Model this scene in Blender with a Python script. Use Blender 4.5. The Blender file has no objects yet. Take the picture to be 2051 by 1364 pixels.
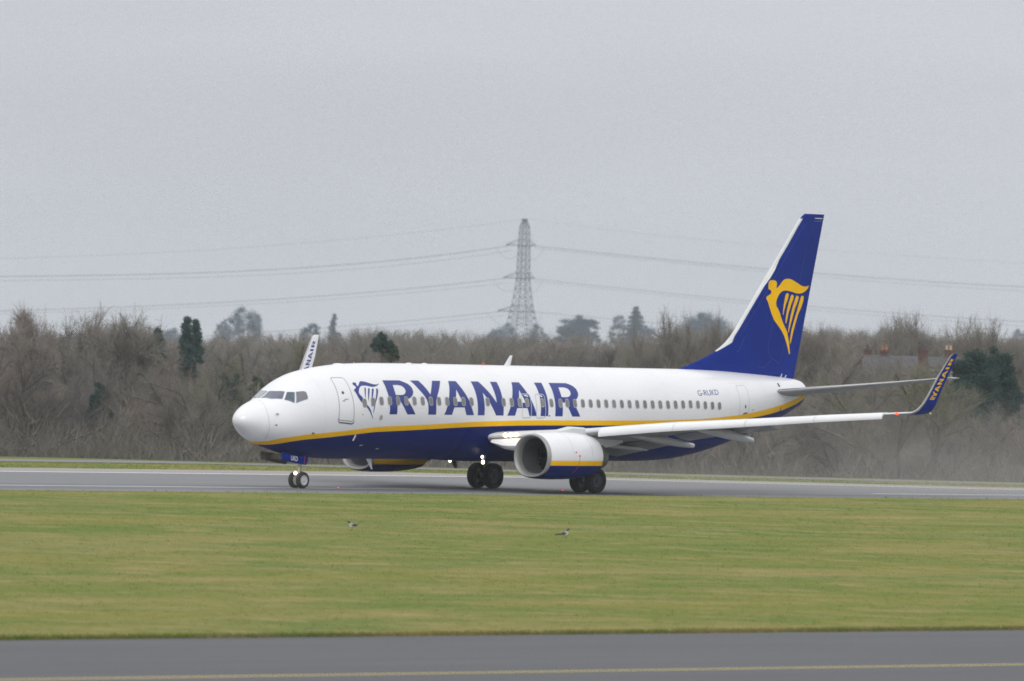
import bpy, bmesh, math, random
import numpy as np
from mathutils import Vector, Matrix

SC = bpy.context.scene
COL = SC.collection
R = math.radians

# ------------------------------------------------------------------ camera
CAM = Vector((-258.2914, -235.1819, 6.3401))
c_right = Vector((0.648569, -0.760552, 0.030318))
c_up = Vector((-0.019698, 0.023047, 0.999540))
c_fwd = Vector((0.760901, 0.648869, 0.0000343))
cam_d = bpy.data.cameras.new("camera")
cam = bpy.data.objects.new("camera", cam_d)
COL.objects.link(cam)
m = Matrix((c_right, c_up, -c_fwd)).transposed().to_4x4()
m.translation = CAM
cam.matrix_world = m
cam_d.sensor_width = 36
cam_d.lens = 300.43
cam_d.clip_start = 1.0
cam_d.clip_end = 20000
cam_d.dof.use_dof = True
cam_d.dof.focus_distance = 352.0
cam_d.dof.aperture_fstop = 2.4
SC.camera = cam

# ------------------------------------------------------------------ sky and sun
SUN_EL, SUN_AZ = 33.0, 212.0        # azimuth of the sun seen from the scene, degrees from +X
world = bpy.data.worlds.new("World")
SC.world = world
world.use_nodes = True
wn, wl = world.node_tree.nodes, world.node_tree.links
wn.clear()
w_out = wn.new("ShaderNodeOutputWorld")
w_bg = wn.new("ShaderNodeBackground")
w_sky = wn.new("ShaderNodeTexSky")
w_sky.sky_type = 'NISHITA'
w_sky.sun_disc = False
w_sky.sun_elevation = R(SUN_EL)
w_sky.sun_rotation = R(90 - SUN_AZ)
# closed cloud deck: an overcast sky is brighter overhead than at the horizon
w_tc = wn.new("ShaderNodeTexCoord")
w_sep = wn.new("ShaderNodeSeparateXYZ")
w_ramp = wn.new("ShaderNodeValToRGB")
w_noise = wn.new("ShaderNodeTexNoise")
w_map = wn.new("ShaderNodeMapping")
w_map.inputs['Scale'].default_value = (5, 5, 34)
w_noise.inputs['Scale'].default_value = 1.6
w_noise.inputs['Detail'].default_value = 3
w_noise.inputs['Roughness'].default_value = 0.45
cr = w_ramp.color_ramp
cr.elements[0].position = 0.0
cr.elements[0].color = (6.12, 6.38, 6.88, 1)
cr.elements[1].position = 1.0
cr.elements[1].color = (13.2, 13.2, 13.3, 1)
e = cr.elements.new(0.05); e.color = (5.98, 6.16, 6.66, 1)
e = cr.elements.new(0.30); e.color = (9.0, 9.05, 9.2, 1)
w_cl = wn.new("ShaderNodeMixRGB"); w_cl.blend_type = 'MULTIPLY'; w_cl.inputs[0].default_value = 1.0
w_mr = wn.new("ShaderNodeMapRange")
w_mr.inputs[1].default_value = 0.3; w_mr.inputs[2].default_value = 0.7
w_mr.inputs[3].default_value = 0.94; w_mr.inputs[4].default_value = 1.06
w_mix = wn.new("ShaderNodeMixRGB"); w_mix.inputs[0].default_value = 0.96
wl.new(w_tc.outputs['Generated'], w_sep.inputs[0])
wl.new(w_sep.outputs['Z'], w_ramp.inputs[0])
wl.new(w_tc.outputs['Generated'], w_map.inputs[0])
wl.new(w_map.outputs[0], w_noise.inputs['Vector'])
wl.new(w_noise.outputs['Fac'], w_mr.inputs[0])
wl.new(w_ramp.outputs[0], w_cl.inputs[1])
wl.new(w_mr.outputs[0], w_cl.inputs[2])
wl.new(w_sky.outputs[0], w_mix.inputs[1])
wl.new(w_cl.outputs[0], w_mix.inputs[2])
wl.new(w_mix.outputs[0], w_bg.inputs['Color'])
w_bg.inputs['Strength'].default_value = 0.10
wl.new(w_bg.outputs[0], w_out.inputs[0])

sun_d = bpy.data.lights.new("sun", 'SUN')
sun_d.energy = 1.05
sun_d.angle = R(22)
sun_d.color = (1.0, 0.97, 0.93)
sun = bpy.data.objects.new("sun", sun_d)
COL.objects.link(sun)
sv = Vector((math.cos(R(SUN_EL)) * math.cos(R(SUN_AZ)), math.cos(R(SUN_EL)) * math.sin(R(SUN_AZ)), math.sin(R(SUN_EL))))
sun.rotation_euler = sv.to_track_quat('Z', 'Y').to_euler()

SC.view_settings.view_transform = 'Standard'
SC.view_settings.look = 'None'
SC.view_settings.exposure = 0.0
SC.view_settings.gamma = 1.0
SC.view_settings.use_curve_mapping = False
SC.render.engine = 'CYCLES'
SC.cycles.use_denoising = True
SC.cycles.denoising_prefilter = 'NONE'
SC.cycles.denoising_input_passes = 'RGB_ALBEDO_NORMAL'
SC.cycles.max_bounces = 6
SC.cycles.diffuse_bounces = 3
SC.cycles.glossy_bounces = 3
SC.cycles.transparent_max_bounces = 12
SC.cycles.volume_bounces = 1
SC.cycles.filter_width = 1.7

# ------------------------------------------------------------------ material helpers
def mat(name, col, rough=0.5, metal=0.0, spec=0.5, coat=0.0, emis=None, estr=0.0,
        noise=None, nscale=4.0, ncol=None, bump=0.0, bscale=20.0, detail=5.0, stretch=(1, 1, 1)):
    mt = bpy.data.materials.new(name)
    mt.use_nodes = True
    nt = mt.node_tree
    b = nt.nodes['Principled BSDF']
    b.inputs['Base Color'].default_value = (*col, 1)
    b.inputs['Roughness'].default_value = rough
    b.inputs['Metallic'].default_value = metal
    b.inputs['Specular IOR Level'].default_value = spec
    b.inputs['Coat Weight'].default_value = coat
    b.inputs['Coat Roughness'].default_value = 0.12
    if emis:
        b.inputs['Emission Color'].default_value = (*emis, 1)
        b.inputs['Emission Strength'].default_value = estr
    if noise or bump:
        tc = nt.nodes.new('ShaderNodeTexCoord')
        mp = nt.nodes.new('ShaderNodeMapping')
        mp.inputs['Scale'].default_value = stretch
        nt.links.new(tc.outputs['Object'], mp.inputs[0])
    if noise:
        n = nt.nodes.new('ShaderNodeTexNoise')
        n.inputs['Scale'].default_value = nscale
        n.inputs['Detail'].default_value = detail
        nt.links.new(mp.outputs[0], n.inputs['Vector'])
        r = nt.nodes.new('ShaderNodeMapRange')
        r.inputs[1].default_value = 0.35; r.inputs[2].default_value = 0.68
        nt.links.new(n.outputs['Fac'], r.inputs[0])
        mx = nt.nodes.new('ShaderNodeMixRGB')
        mx.inputs[1].default_value = (*col, 1)
        mx.inputs[2].default_value = (*(ncol or tuple(v * (1 - noise) for v in col)), 1)
        nt.links.new(r.outputs[0], mx.inputs[0])
        nt.links.new(mx.outputs[0], b.inputs['Base Color'])
    if bump:
        n2 = nt.nodes.new('ShaderNodeTexNoise')
        n2.inputs['Scale'].default_value = bscale
        n2.inputs['Detail'].default_value = 4
        nt.links.new(mp.outputs[0], n2.inputs['Vector'])
        bp = nt.nodes.new('ShaderNodeBump')
        bp.inputs['Strength'].default_value = bump
        bp.inputs['Distance'].default_value = 0.02
        nt.links.new(n2.outputs['Fac'], bp.inputs['Height'])
        nt.links.new(bp.outputs[0], b.inputs['Normal'])
    return mt

M = {}
M['white'] = mat('white_paint', (0.79, 0.80, 0.83), 0.33, coat=0.35, noise=0.05, nscale=0.9, stretch=(.35, 1, 1.5), bump=0.015, bscale=1.6)
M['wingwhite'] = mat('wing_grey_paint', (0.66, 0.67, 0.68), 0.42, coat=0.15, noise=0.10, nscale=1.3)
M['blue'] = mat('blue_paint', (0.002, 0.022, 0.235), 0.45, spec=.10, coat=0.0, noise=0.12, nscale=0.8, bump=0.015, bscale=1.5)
M['bluedark'] = mat('blue_paint_shaded', (0.003, 0.013, 0.155), 0.45, spec=.10, coat=0.0, noise=0.18, nscale=1.2, stretch=(.3, 1, 1), bump=0.02, bscale=1.5)  # same livery blue, with the low light underneath darkened into the colour
M['letter'] = mat('blue_lettering', (0.012, 0.030, 0.230), 0.34, spec=.4, coat=0.15, noise=0.10, nscale=0.9)
M['yellow'] = mat('yellow_paint', (0.93, 0.52, 0.002), 0.5, spec=.08, coat=0.0, noise=0.06, nscale=2)
M['seam'] = mat('panel_seam', (0.42, 0.44, 0.47), 0.6)
M['seamdark'] = mat('door_seam', (0.20, 0.23, 0.26), 0.6)
M['outline'] = mat('exit_outline', (0.50, 0.53, 0.58), 0.5)
M['frame'] = mat('window_frame', (0.36, 0.345, 0.335), 0.45)
M['pane'] = mat('cabin_pane', (0.225, 0.225, 0.235), 0.22, noise=0.35, nscale=1.1)
M['cockpit'] = mat('cockpit_glass_refl_violet', (0.14, 0.17, 0.19), 0.08, spec=0.6, noise=0.4, nscale=1.6, ncol=(0.10, 0.085, 0.18))  # cockpit panes: reflections are painted into the glass colours, pane by pane
M['cockpit_refl_light'] = mat('cockpit_glass_refl_light', (0.26, 0.31, 0.33), 0.12, spec=0.6)
M['cockpit_refl_blue'] = mat('cockpit_glass_refl_blue', (0.045, 0.075, 0.115), 0.08, spec=0.6, noise=0.4, nscale=3, ncol=(0.12, 0.15, 0.20))
M['cockpit_refl_grey'] = mat('cockpit_glass_refl_grey', (0.17, 0.165, 0.195), 0.2, spec=0.5)  # grey reflection tinted into the side pane, no blind behind it
M['metal'] = mat('bare_metal', (0.50, 0.49, 0.49), 0.34, metal=0.75, noise=0.12, nscale=3)
M['lip'] = mat('inlet_lip_metal', (0.36, 0.355, 0.36), 0.5, metal=0.5, noise=0.12, nscale=2.5)
M['underside'] = mat('wing_underside_shaded_paint', (0.40, 0.41, 0.42), 0.5, noise=0.25, nscale=1.5)  # grey paint, made darker to carry the shade under wings and tailplane
M['nozzle'] = mat('exhaust_nozzle_metal', (0.17, 0.155, 0.14), 0.5, metal=0.4, noise=0.3, nscale=4)
M['lampsmall'] = mat('lit_small_lamp', (1, 0.95, 0.8), 0.3, emis=(1.0, 0.93, 0.78), estr=5.0)
M['darkmetal'] = mat('dark_metal', (0.10, 0.10, 0.105), 0.45, metal=0.5, noise=0.3, nscale=6)
M['duct'] = mat('inlet_duct', (0.095, 0.10, 0.112), 0.5, metal=0.2, noise=0.15, nscale=4)
M['fan'] = mat('fan_blade', (0.030, 0.032, 0.037), 0.4, metal=0.5)
M['tyre'] = mat('tyre_rubber', (0.022, 0.022, 0.024), 0.8, noise=0.35, nscale=5, ncol=(0.045, 0.043, 0.042))
M['rim'] = mat('wheel_rim', (0.55, 0.56, 0.57), 0.4, metal=0.2)
M['hubdark'] = mat('dark_wheel_hub', (0.035, 0.042, 0.075), 0.45)
M['strut'] = mat('gear_strut', (0.42, 0.43, 0.44), 0.4, metal=0.2, noise=0.25, nscale=8)
M['bay'] = mat('gear_bay_interior', (0.14, 0.125, 0.10), 0.7, noise=0.4, nscale=6)
M['black'] = mat('black_marking', (0.03, 0.03, 0.035), 0.6)
M['red'] = mat('red_marking', (0.50, 0.03, 0.03), 0.5)
M['lamp'] = mat('lit_lamp', (1, 0.95, 0.8), 0.3, emis=(1.0, 0.84, 0.58), estr=7.0)
M['lampsoft'] = mat('lit_landing_lamp', (1, 0.9, 0.7), 0.3, emis=(1.0, 0.80, 0.52), estr=7.0)
M['lampred'] = mat('lit_red_lamp', (1, 0.1, 0.05), 0.3, emis=(1.0, 0.06, 0.015), estr=2.2)
M['lampamber'] = mat('amber_lamp', (0.8, 0.35, 0.05), 0.3)
M['redglass'] = mat('red_beacon_glass', (0.45, 0.04, 0.03), 0.2, emis=(1.0, 0.05, 0.03), estr=0.05)

# ------------------------------------------------------------------ object helpers
def link(o, parent=None):
    COL.objects.link(o)
    if parent is not None:
        o.parent = parent
    return o

def tag(o, label=None, cat=None, group=None, kind=None):
    if label: o['label'] = label
    if cat: o['category'] = cat
    if group: o['group'] = group
    if kind: o['kind'] = kind
    return o

def empty(name, loc=(0, 0, 0)):
    o = bpy.data.objects.new(name, None)
    o.empty_display_size = 0.5
    o.location = loc
    return link(o)

def meshobj(name, verts, faces, mats, parent=None, smooth=True, fm=None, recalc=True, sharp=None):
    me = bpy.data.meshes.new(name)
    me.from_pydata([tuple(v) for v in verts], [], faces)
    if not isinstance(mats, (list, tuple)): mats = [mats]
    for mm in mats: me.materials.append(mm)
    if fm is not None:
        me.polygons.foreach_set('material_index', fm)
    if recalc:
        bm = bmesh.new(); bm.from_mesh(me)
        bmesh.ops.recalc_face_normals(bm, faces=bm.faces)
        bm.to_mesh(me); bm.free()
    if smooth:
        me.polygons.foreach_set('use_smooth', [True] * len(me.polygons))
        if sharp:
            me.set_sharp_from_angle(angle=R(sharp))
    me.update()
    return link(bpy.data.objects.new(name, me), parent)

def bigmesh(name, V, F, material, parent=None, smooth=False, mats=None, fm=None):
    """V (n,3) float array, F (m,3|4) int array of equal-sized faces"""
    V = np.asarray(V, dtype=np.float32); F = np.asarray(F, dtype=np.int32)
    me = bpy.data.meshes.new(name)
    k = F.shape[1]
    me.vertices.add(len(V)); me.vertices.foreach_set('co', V.ravel())
    me.loops.add(F.size); me.loops.foreach_set('vertex_index', F.ravel())
    me.polygons.add(len(F))
    me.polygons.foreach_set('loop_start', np.arange(0, F.size, k, dtype=np.int32))
    me.polygons.foreach_set('loop_total', np.full(len(F), k, dtype=np.int32))
    for mm in (mats or [material]): me.materials.append(mm)
    if fm is not None: me.polygons.foreach_set('material_index', np.asarray(fm, dtype=np.int32))
    if smooth: me.polygons.foreach_set('use_smooth', np.ones(len(F), dtype=bool))
    me.update(calc_edges=True)
    me.validate()
    return link(bpy.data.objects.new(name, me), parent)

class MB:
    """collects shapes into one mesh"""
    def __init__(s): s.v = []; s.f = []; s.m = []
    def add(s, v, f, mi=0):
        o = len(s.v); s.v += [tuple(q) for q in v]; s.f += [tuple(i + o for i in q) for q in f]; s.m += [mi] * len(f)
        return s
    def box(s, c, d, mi=0, rot=None):
        v = []
        for x in (-1, 1):
            for y in (-1, 1):
                for z in (-1, 1):
                    p = Vector((x * d[0] / 2, y * d[1] / 2, z * d[2] / 2))
                    if rot: p = rot @ p
                    v.append(Vector(c) + p)
        return s.add(v, [(0, 1, 3, 2), (4, 6, 7, 5), (0, 4, 5, 1), (2, 3, 7, 6), (0, 2, 6, 4), (1, 5, 7, 3)], mi)
    def tube(s, a, b, ra, rb=None, n=10, mi=0, cap=True):
        a, b = Vector(a), Vector(b); rb = ra if rb is None else rb
        d = (b - a).normalized(); q = d.to_track_quat('Z', 'Y')
        v = []; f = []
        for P, r in ((a, ra), (b, rb)):
            for i in range(n):
                t = 2 * math.pi * i / n
                v.append(P + q @ Vector((r * math.cos(t), r * math.sin(t), 0)))
        for i in range(n): f.append((i, (i + 1) % n, n + (i + 1) % n, n + i))
        if cap: f += [tuple(range(n))[::-1], tuple(range(n, 2 * n))]
        return s.add(v, f, mi)
    def lathe(s, prof, c, axis, n=32, mi=0, mis=None):
        """prof: (offset along axis, radius)"""
        q = Vector(axis).normalized().to_track_quat('Z', 'Y'); c = Vector(c)
        v = []; f = []; mm = []
        for (h, r) in prof:
            for i in range(n):
                t = 2 * math.pi * i / n
                v.append(c + q @ Vector((r * math.cos(t), r * math.sin(t), h)))
        for j in range(len(prof) - 1):
            for i in range(n):
                f.append((j * n + i, j * n + (i + 1) % n, (j + 1) * n + (i + 1) % n, (j + 1) * n + i)); mm.append(mis[j] if mis else mi)
        o = len(s.v); s.v += [tuple(x) for x in v]; s.f += [tuple(i + o for i in q2) for q2 in f]; s.m += mm
        return s
    def ball(s, c, r, mi=0, n=12):
        prof = [(-r * math.cos(math.pi * k / 8), max(1e-4, r * math.sin(math.pi * k / 8))) for k in range(9)]
        return s.lathe(prof, c, (0, 0, 1), n, mi)
    def obj(s, name, mats, parent=None, smooth=True, sharp=40):
        return meshobj(name, s.v, s.f, mats, parent, smooth, s.m, sharp=sharp)

# ------------------------------------------------------------------ fuselage shape and lettering outlines (metres, radians)
def lerp_tab(tab,x):
    if x<=tab[0][0]: return tab[0][1]
    if x>=tab[-1][0]: return tab[-1][1]
    n=len(tab)
    for i in range(n-1):
        if tab[i][0]<=x<=tab[i+1][0]:
            x0,y0=tab[i];x1,y1=tab[i+1];h=x1-x0
            # monotone cubic (fritsch-carlson style slopes)
            def sl(k):
                if k<=0: return (tab[1][1]-tab[0][1])/(tab[1][0]-tab[0][0])
                if k>=n-1: return (tab[-1][1]-tab[-2][1])/(tab[-1][0]-tab[-2][0])
                a=(tab[k][1]-tab[k-1][1])/(tab[k][0]-tab[k-1][0]);b=(tab[k+1][1]-tab[k][1])/(tab[k+1][0]-tab[k][0])
                if a*b<=0: return 0.
                return 2*a*b/(a+b)
            m0,m1=sl(i),sl(i+1);t=(x-x0)/h
            return (2*t**3-3*t*t+1)*y0+(t**3-2*t*t+t)*h*m0+(-2*t**3+3*t*t)*y1+(t**3-t*t)*h*m1
TOP=[(.27,2.98),(.30,3.10),(.38,3.20),(.56,3.36),(.84,3.53),(1.2,3.69),(1.6,3.83),(1.9,3.96),(2.2,4.15),(2.5,4.36),(2.8,4.54),(3.2,4.73),(3.7,4.91),(4.3,5.05),(5.2,5.19),(6.5,5.32),(8,5.39),(12,5.41),(27,5.41),(29,5.41),(31,5.38),(33,5.31),(35,5.20),(36.6,5.08),(37.05,5.0),(37.28,4.86),(37.36,4.62)]
BOT=[(.27,2.98),(.30,2.85),(.38,2.74),(.56,2.60),(.84,2.41),(1.2,2.18),(1.6,2.02),(2.2,1.84),(2.8,1.69),(3.5,1.56),(4.5,1.46),(6,1.40),(25.5,1.40),(27.5,1.47),(29,1.64),(31,2.03),(33,2.56),(35,3.15),(36.5,3.68),(37.0,3.90),(37.25,4.12),(37.36,4.5)]
WID=[(.27,0.0),(.30,.15),(.38,.28),(.56,.46),(.84,.68),(1.2,.93),(1.6,1.10),(2.2,1.32),(2.8,1.49),(3.5,1.64),(4.3,1.755),(5.2,1.83),(6.3,1.875),(7.5,1.88),(26,1.88),(28,1.84),(30,1.72),(32,1.5),(34,1.17),(36,.74),(36.9,.46),(37.25,.34),(37.36,.15)]
def section(x):
    zt=lerp_tab(TOP,x);zb=lerp_tab(BOT,x);w=lerp_tab(WID,x)
    # widest height
    h=zt-zb
    fr=0.53 if x>7 else (0.44+0.09*max(0,(x-2)/5) if x>2 else .44)
    if x>26: fr=.53+ .03*min(1,(x-26)/10)
    return zt,zb,w,zb+h*fr
def surf(x,phi):
    """phi: 0 = top, pi/2 = widest, pi = bottom; returns (half-width offset y, z)"""
    zt,zb,w,zc=section(x)
    c,s=math.cos(phi),math.sin(phi)
    if c>=0: return w*s, zc+(zt-zc)*c
    return w*s, zc+(zc-zb)*c

LETTERS = {'R1':([(7.605,0.882),(8.417,0.882),(8.674,0.882),(8.905,0.927),(9.096,0.973),(9.209,1.028),(9.262,1.101),(9.261,1.166),(9.199,1.231),(9.096,1.28),(8.953,1.321),(8.808,1.343),(8.927,1.439),(9.116,1.563),(9.284,1.669),(8.768,1.669),(8.627,1.588),(8.478,1.487),(8.306,1.375),(8.184,1.374),(8.133,1.514),(8.127,1.589),(8.118,1.669),(7.641,1.669),(7.655,1.589),(7.651,1.514),(7.642,1.402),(7.638,1.278),(7.616,1.132),(7.614,1.006)],[(8.112,1.009),(8.422,1.006),(8.622,1.025),(8.75,1.069),(8.793,1.131),(8.78,1.168),(8.706,1.214),(8.59,1.242),(8.438,1.249),(8.112,1.25),(8.097,1.142)]),'Y':([(9.347,0.882),(9.868,0.882),(10.041,1.01),(10.184,1.125),(10.303,1.231),(10.488,1.076),(10.74,0.882),(11.27,0.882),(11.083,1.014),(10.901,1.141),(10.713,1.27),(10.614,1.359),(10.585,1.446),(10.583,1.506),(10.581,1.59),(10.576,1.669),(10.082,1.669),(10.087,1.592),(10.078,1.508),(10.064,1.43),(10.004,1.339),(9.853,1.228),(9.681,1.127),(9.535,1.022)],None),'A1':([(11.773,0.882),(12.251,0.882),(12.347,0.995),(12.471,1.122),(12.588,1.232),(12.685,1.33),(12.776,1.435),(12.866,1.538),(13.008,1.669),(12.519,1.669),(12.451,1.598),(12.392,1.513),(11.731,1.516),(11.661,1.593),(11.598,1.669),(11.102,1.669),(11.201,1.588),(11.298,1.486),(11.38,1.39),(11.471,1.266),(11.582,1.137),(11.678,1.02)],[(12.036,1.101),(12.108,1.203),(12.197,1.306),(12.252,1.385),(11.828,1.388),(11.91,1.281),(11.973,1.19)]),'N':([(13.217,0.882),(13.699,0.882),(13.822,0.974),(14.0,1.093),(14.166,1.195),(14.326,1.303),(14.466,1.395),(14.475,1.284),(14.458,1.175),(14.443,1.05),(14.451,0.882),(14.884,0.882),(14.891,1.007),(14.885,1.144),(14.884,1.273),(14.896,1.388),(14.9,1.511),(14.908,1.669),(14.43,1.669),(14.299,1.589),(14.146,1.488),(14.058,1.415),(13.862,1.279),(13.686,1.166),(13.681,1.289),(13.682,1.413),(13.682,1.526),(13.677,1.669),(13.244,1.669),(13.246,1.594),(13.237,1.502),(13.235,1.397),(13.23,1.264),(13.226,1.145),(13.22,1.019)],None),'A2':([(15.849,0.882),(16.336,0.882),(16.424,0.996),(16.533,1.114),(16.649,1.226),(16.763,1.343),(16.881,1.465),(17.082,1.669),(16.594,1.669),(16.526,1.595),(16.445,1.507),(15.786,1.51),(15.726,1.583),(15.657,1.669),(15.152,1.669),(15.258,1.585),(15.346,1.482),(15.449,1.368),(15.549,1.242),(15.653,1.12),(15.766,0.991)],[(16.113,1.088),(16.172,1.183),(16.244,1.265),(16.292,1.319),(16.336,1.388),(15.889,1.39),(15.971,1.276),(16.034,1.183)]),'I':([(17.31,0.882),(17.794,0.882),(17.797,0.997),(17.804,1.115),(17.818,1.228),(17.815,1.355),(17.816,1.496),(17.816,1.574),(17.817,1.669),(17.319,1.669),(17.323,1.559),(17.327,1.463),(17.33,1.357),(17.332,1.231),(17.334,1.128),(17.323,1.01)],None),'R2':([(18.272,0.882),(19.132,0.882),(19.398,0.882),(19.632,0.92),(19.8,0.972),(19.906,1.038),(19.94,1.121),(19.911,1.188),(19.815,1.253),(19.67,1.304),(19.475,1.337),(19.574,1.425),(19.666,1.495),(19.796,1.581),(19.93,1.669),(19.404,1.669),(19.27,1.591),(19.127,1.489),(18.95,1.366),(18.782,1.369),(18.767,1.491),(18.767,1.57),(18.762,1.669),(18.276,1.669),(18.276,1.572),(18.276,1.493),(18.276,1.352),(18.28,1.207),(18.283,1.044)],[(18.776,1.002),(19.147,1.002),(19.347,1.031),(19.441,1.09),(19.437,1.153),(19.358,1.205),(19.221,1.236),(19.062,1.244),(18.777,1.241),(18.765,1.129)])}
HARP_BODY = [[(5.768,0.882),(5.823,0.863),(5.92,0.882),(5.961,0.882),(5.947,0.934),(5.949,0.975),(6.001,0.97),(6.085,0.937),(6.188,0.882),(6.257,0.865),(6.332,0.862),(6.477,0.882),(6.614,0.906),(6.763,0.942),(6.922,0.972),(7.099,0.988),(7.21,0.974),(7.309,0.963),(7.212,0.995),(7.086,1.023),(6.948,1.038),(6.828,1.038),(6.676,1.022),(6.509,0.996),(6.356,0.982),(6.215,0.98),(6.1,0.999),(5.998,1.042),(5.923,1.1),(5.903,1.154),(5.953,1.198),(6.024,1.233),(6.107,1.326),(6.253,1.424),(6.363,1.481),(6.457,1.55),(6.541,1.635),(6.646,1.734),(6.625,1.741),(6.527,1.669),(6.413,1.589),(6.289,1.516),(6.109,1.434),(5.963,1.366),(5.867,1.313),(5.777,1.22),(5.713,1.116),(5.656,1.061),(5.706,1.044),(5.813,1.017),(5.843,0.999),(5.839,0.969),(5.762,0.943),(5.752,0.912)],[(6.315,1.04),(6.364,1.032),(6.396,1.049),(6.315,1.14),(6.211,1.27),(6.181,1.268),(6.246,1.136)],[(6.518,1.064),(6.571,1.054),(6.609,1.077),(6.522,1.168),(6.406,1.297),(6.342,1.377),(6.367,1.278),(6.429,1.163)],[(6.732,1.088),(6.805,1.074),(6.844,1.097),(6.753,1.187),(6.658,1.273),(6.578,1.375),(6.502,1.493),(6.519,1.373),(6.591,1.252)],[(6.992,1.094),(7.053,1.081),(7.091,1.106),(7.062,1.162),(6.95,1.269),(6.818,1.378),(6.723,1.495),(6.64,1.627),(6.618,1.599),(6.678,1.467),(6.783,1.341),(6.883,1.238)]]
HARP_FIN = [[(34.581,9.148),(34.595,9.312),(34.722,9.392),(34.918,9.407),(35.094,9.378),(35.178,9.27),(35.15,9.132),(35.133,9.036),(35.239,9.093),(35.429,9.248),(35.576,9.388),(35.704,9.459),(35.922,9.491),(36.142,9.476),(36.365,9.418),(36.633,9.328),(36.947,9.219),(37.17,9.168),(37.39,9.173),(37.609,9.216),(37.526,9.099),(37.356,8.971),(37.096,8.878),(36.833,8.848),(36.567,8.865),(36.301,8.915),(36.036,8.953),(35.815,8.968),(35.597,8.944),(35.447,8.878),(35.3,8.752),(35.177,8.585),(35.119,8.42),(35.148,8.27),(35.286,8.136),(35.403,7.987),(35.523,7.77),(35.711,7.499),(35.896,7.297),(36.037,7.121),(36.136,6.876),(36.238,6.603),(36.323,6.193),(36.259,6.164),(36.16,6.382),(36.015,6.654),(35.825,6.953),(35.594,7.196),(35.321,7.411),(35.003,7.651),(34.815,7.922),(34.671,8.193),(34.549,8.464),(34.442,8.585),(34.494,8.681),(34.666,8.753),(34.793,8.838),(34.789,8.92),(34.72,8.973),(34.633,8.985),(34.586,9.039)],[(35.803,8.762),(35.887,8.846),(35.974,8.856),(36.052,8.794),(35.987,8.601),(35.845,8.352),(35.748,8.103),(35.692,7.888),(35.639,7.909),(35.659,8.129),(35.71,8.431)],[(36.18,8.687),(36.242,8.776),(36.342,8.795),(36.433,8.733),(36.404,8.609),(36.242,8.332),(36.082,7.999),(35.987,7.696),(35.93,7.509),(35.872,7.53),(35.875,7.749),(35.946,8.079),(36.062,8.411)],[(36.577,8.667),(36.639,8.746),(36.74,8.759),(36.832,8.686),(36.761,8.506),(36.557,8.173),(36.4,7.786),(36.243,7.399),(36.16,7.123),(36.103,7.122),(36.134,7.37),(36.224,7.783),(36.358,8.197)],[(36.974,8.661),(37.036,8.745),(37.145,8.766),(37.237,8.694),(37.201,8.515),(37.04,8.209),(36.833,7.931),(36.674,7.571),(36.517,7.184),(36.403,6.825),(36.333,6.632),(36.279,6.659),(36.289,6.906),(36.381,7.264),(36.538,7.651),(36.718,8.039),(36.856,8.371)]]
# ================================================================== THE AIRLINER
# aircraft stations: x metres aft of the nose, y metres to port (towards the camera), z metres up
PX, PDZ, PA = 19.6, -0.112, 0.004
plane = empty('jet_airliner', (PX, 0, PDZ))
plane.rotation_euler = (0, -PA, 0)
tag(plane, 'white, blue and yellow twin-engine passenger jet rolling on the runway', 'airliner')

def A(x, y, z): return Vector((x - PX, -y, z))
def gz(x, z): return z - PDZ - PA * (x - PX)       # height above the ground -> aircraft z

# ---- stripe curves on the fuselage, as angles from the crown
S1 = [(1.42, 3.14), (1.50, 2.88), (1.62, 2.62), (1.78, 2.41), (2.01, 2.245), (2.39, 2.128), (3.2, 2.015), (5.6, 1.940), (7.87, 1.908), (10.25, 1.866), (13.36, 1.797), (16.6, 1.756), (20.5, 1.742), (23.65, 1.732), (26.8, 1.715), (29.34, 1.742), (31.93, 1.800), (34.17, 1.835), (36.14, 1.79), (37.5, 1.66)]
S2 = [(1.76, 3.14), (1.84, 2.96), (1.98, 2.72), (2.23, 2.495), (2.55, 2.332), (3.33, 2.172), (5.7, 2.055), (7.97, 2.018), (10.3, 1.968), (13.4, 1.900), (16.7, 1.862), (20.6, 1.846), (23.7, 1.832), (26.86, 1.815), (29.4, 1.855), (32.1, 1.955), (34.57, 2.08), (36.5, 2.13), (37.5, 2.05)]

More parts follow.
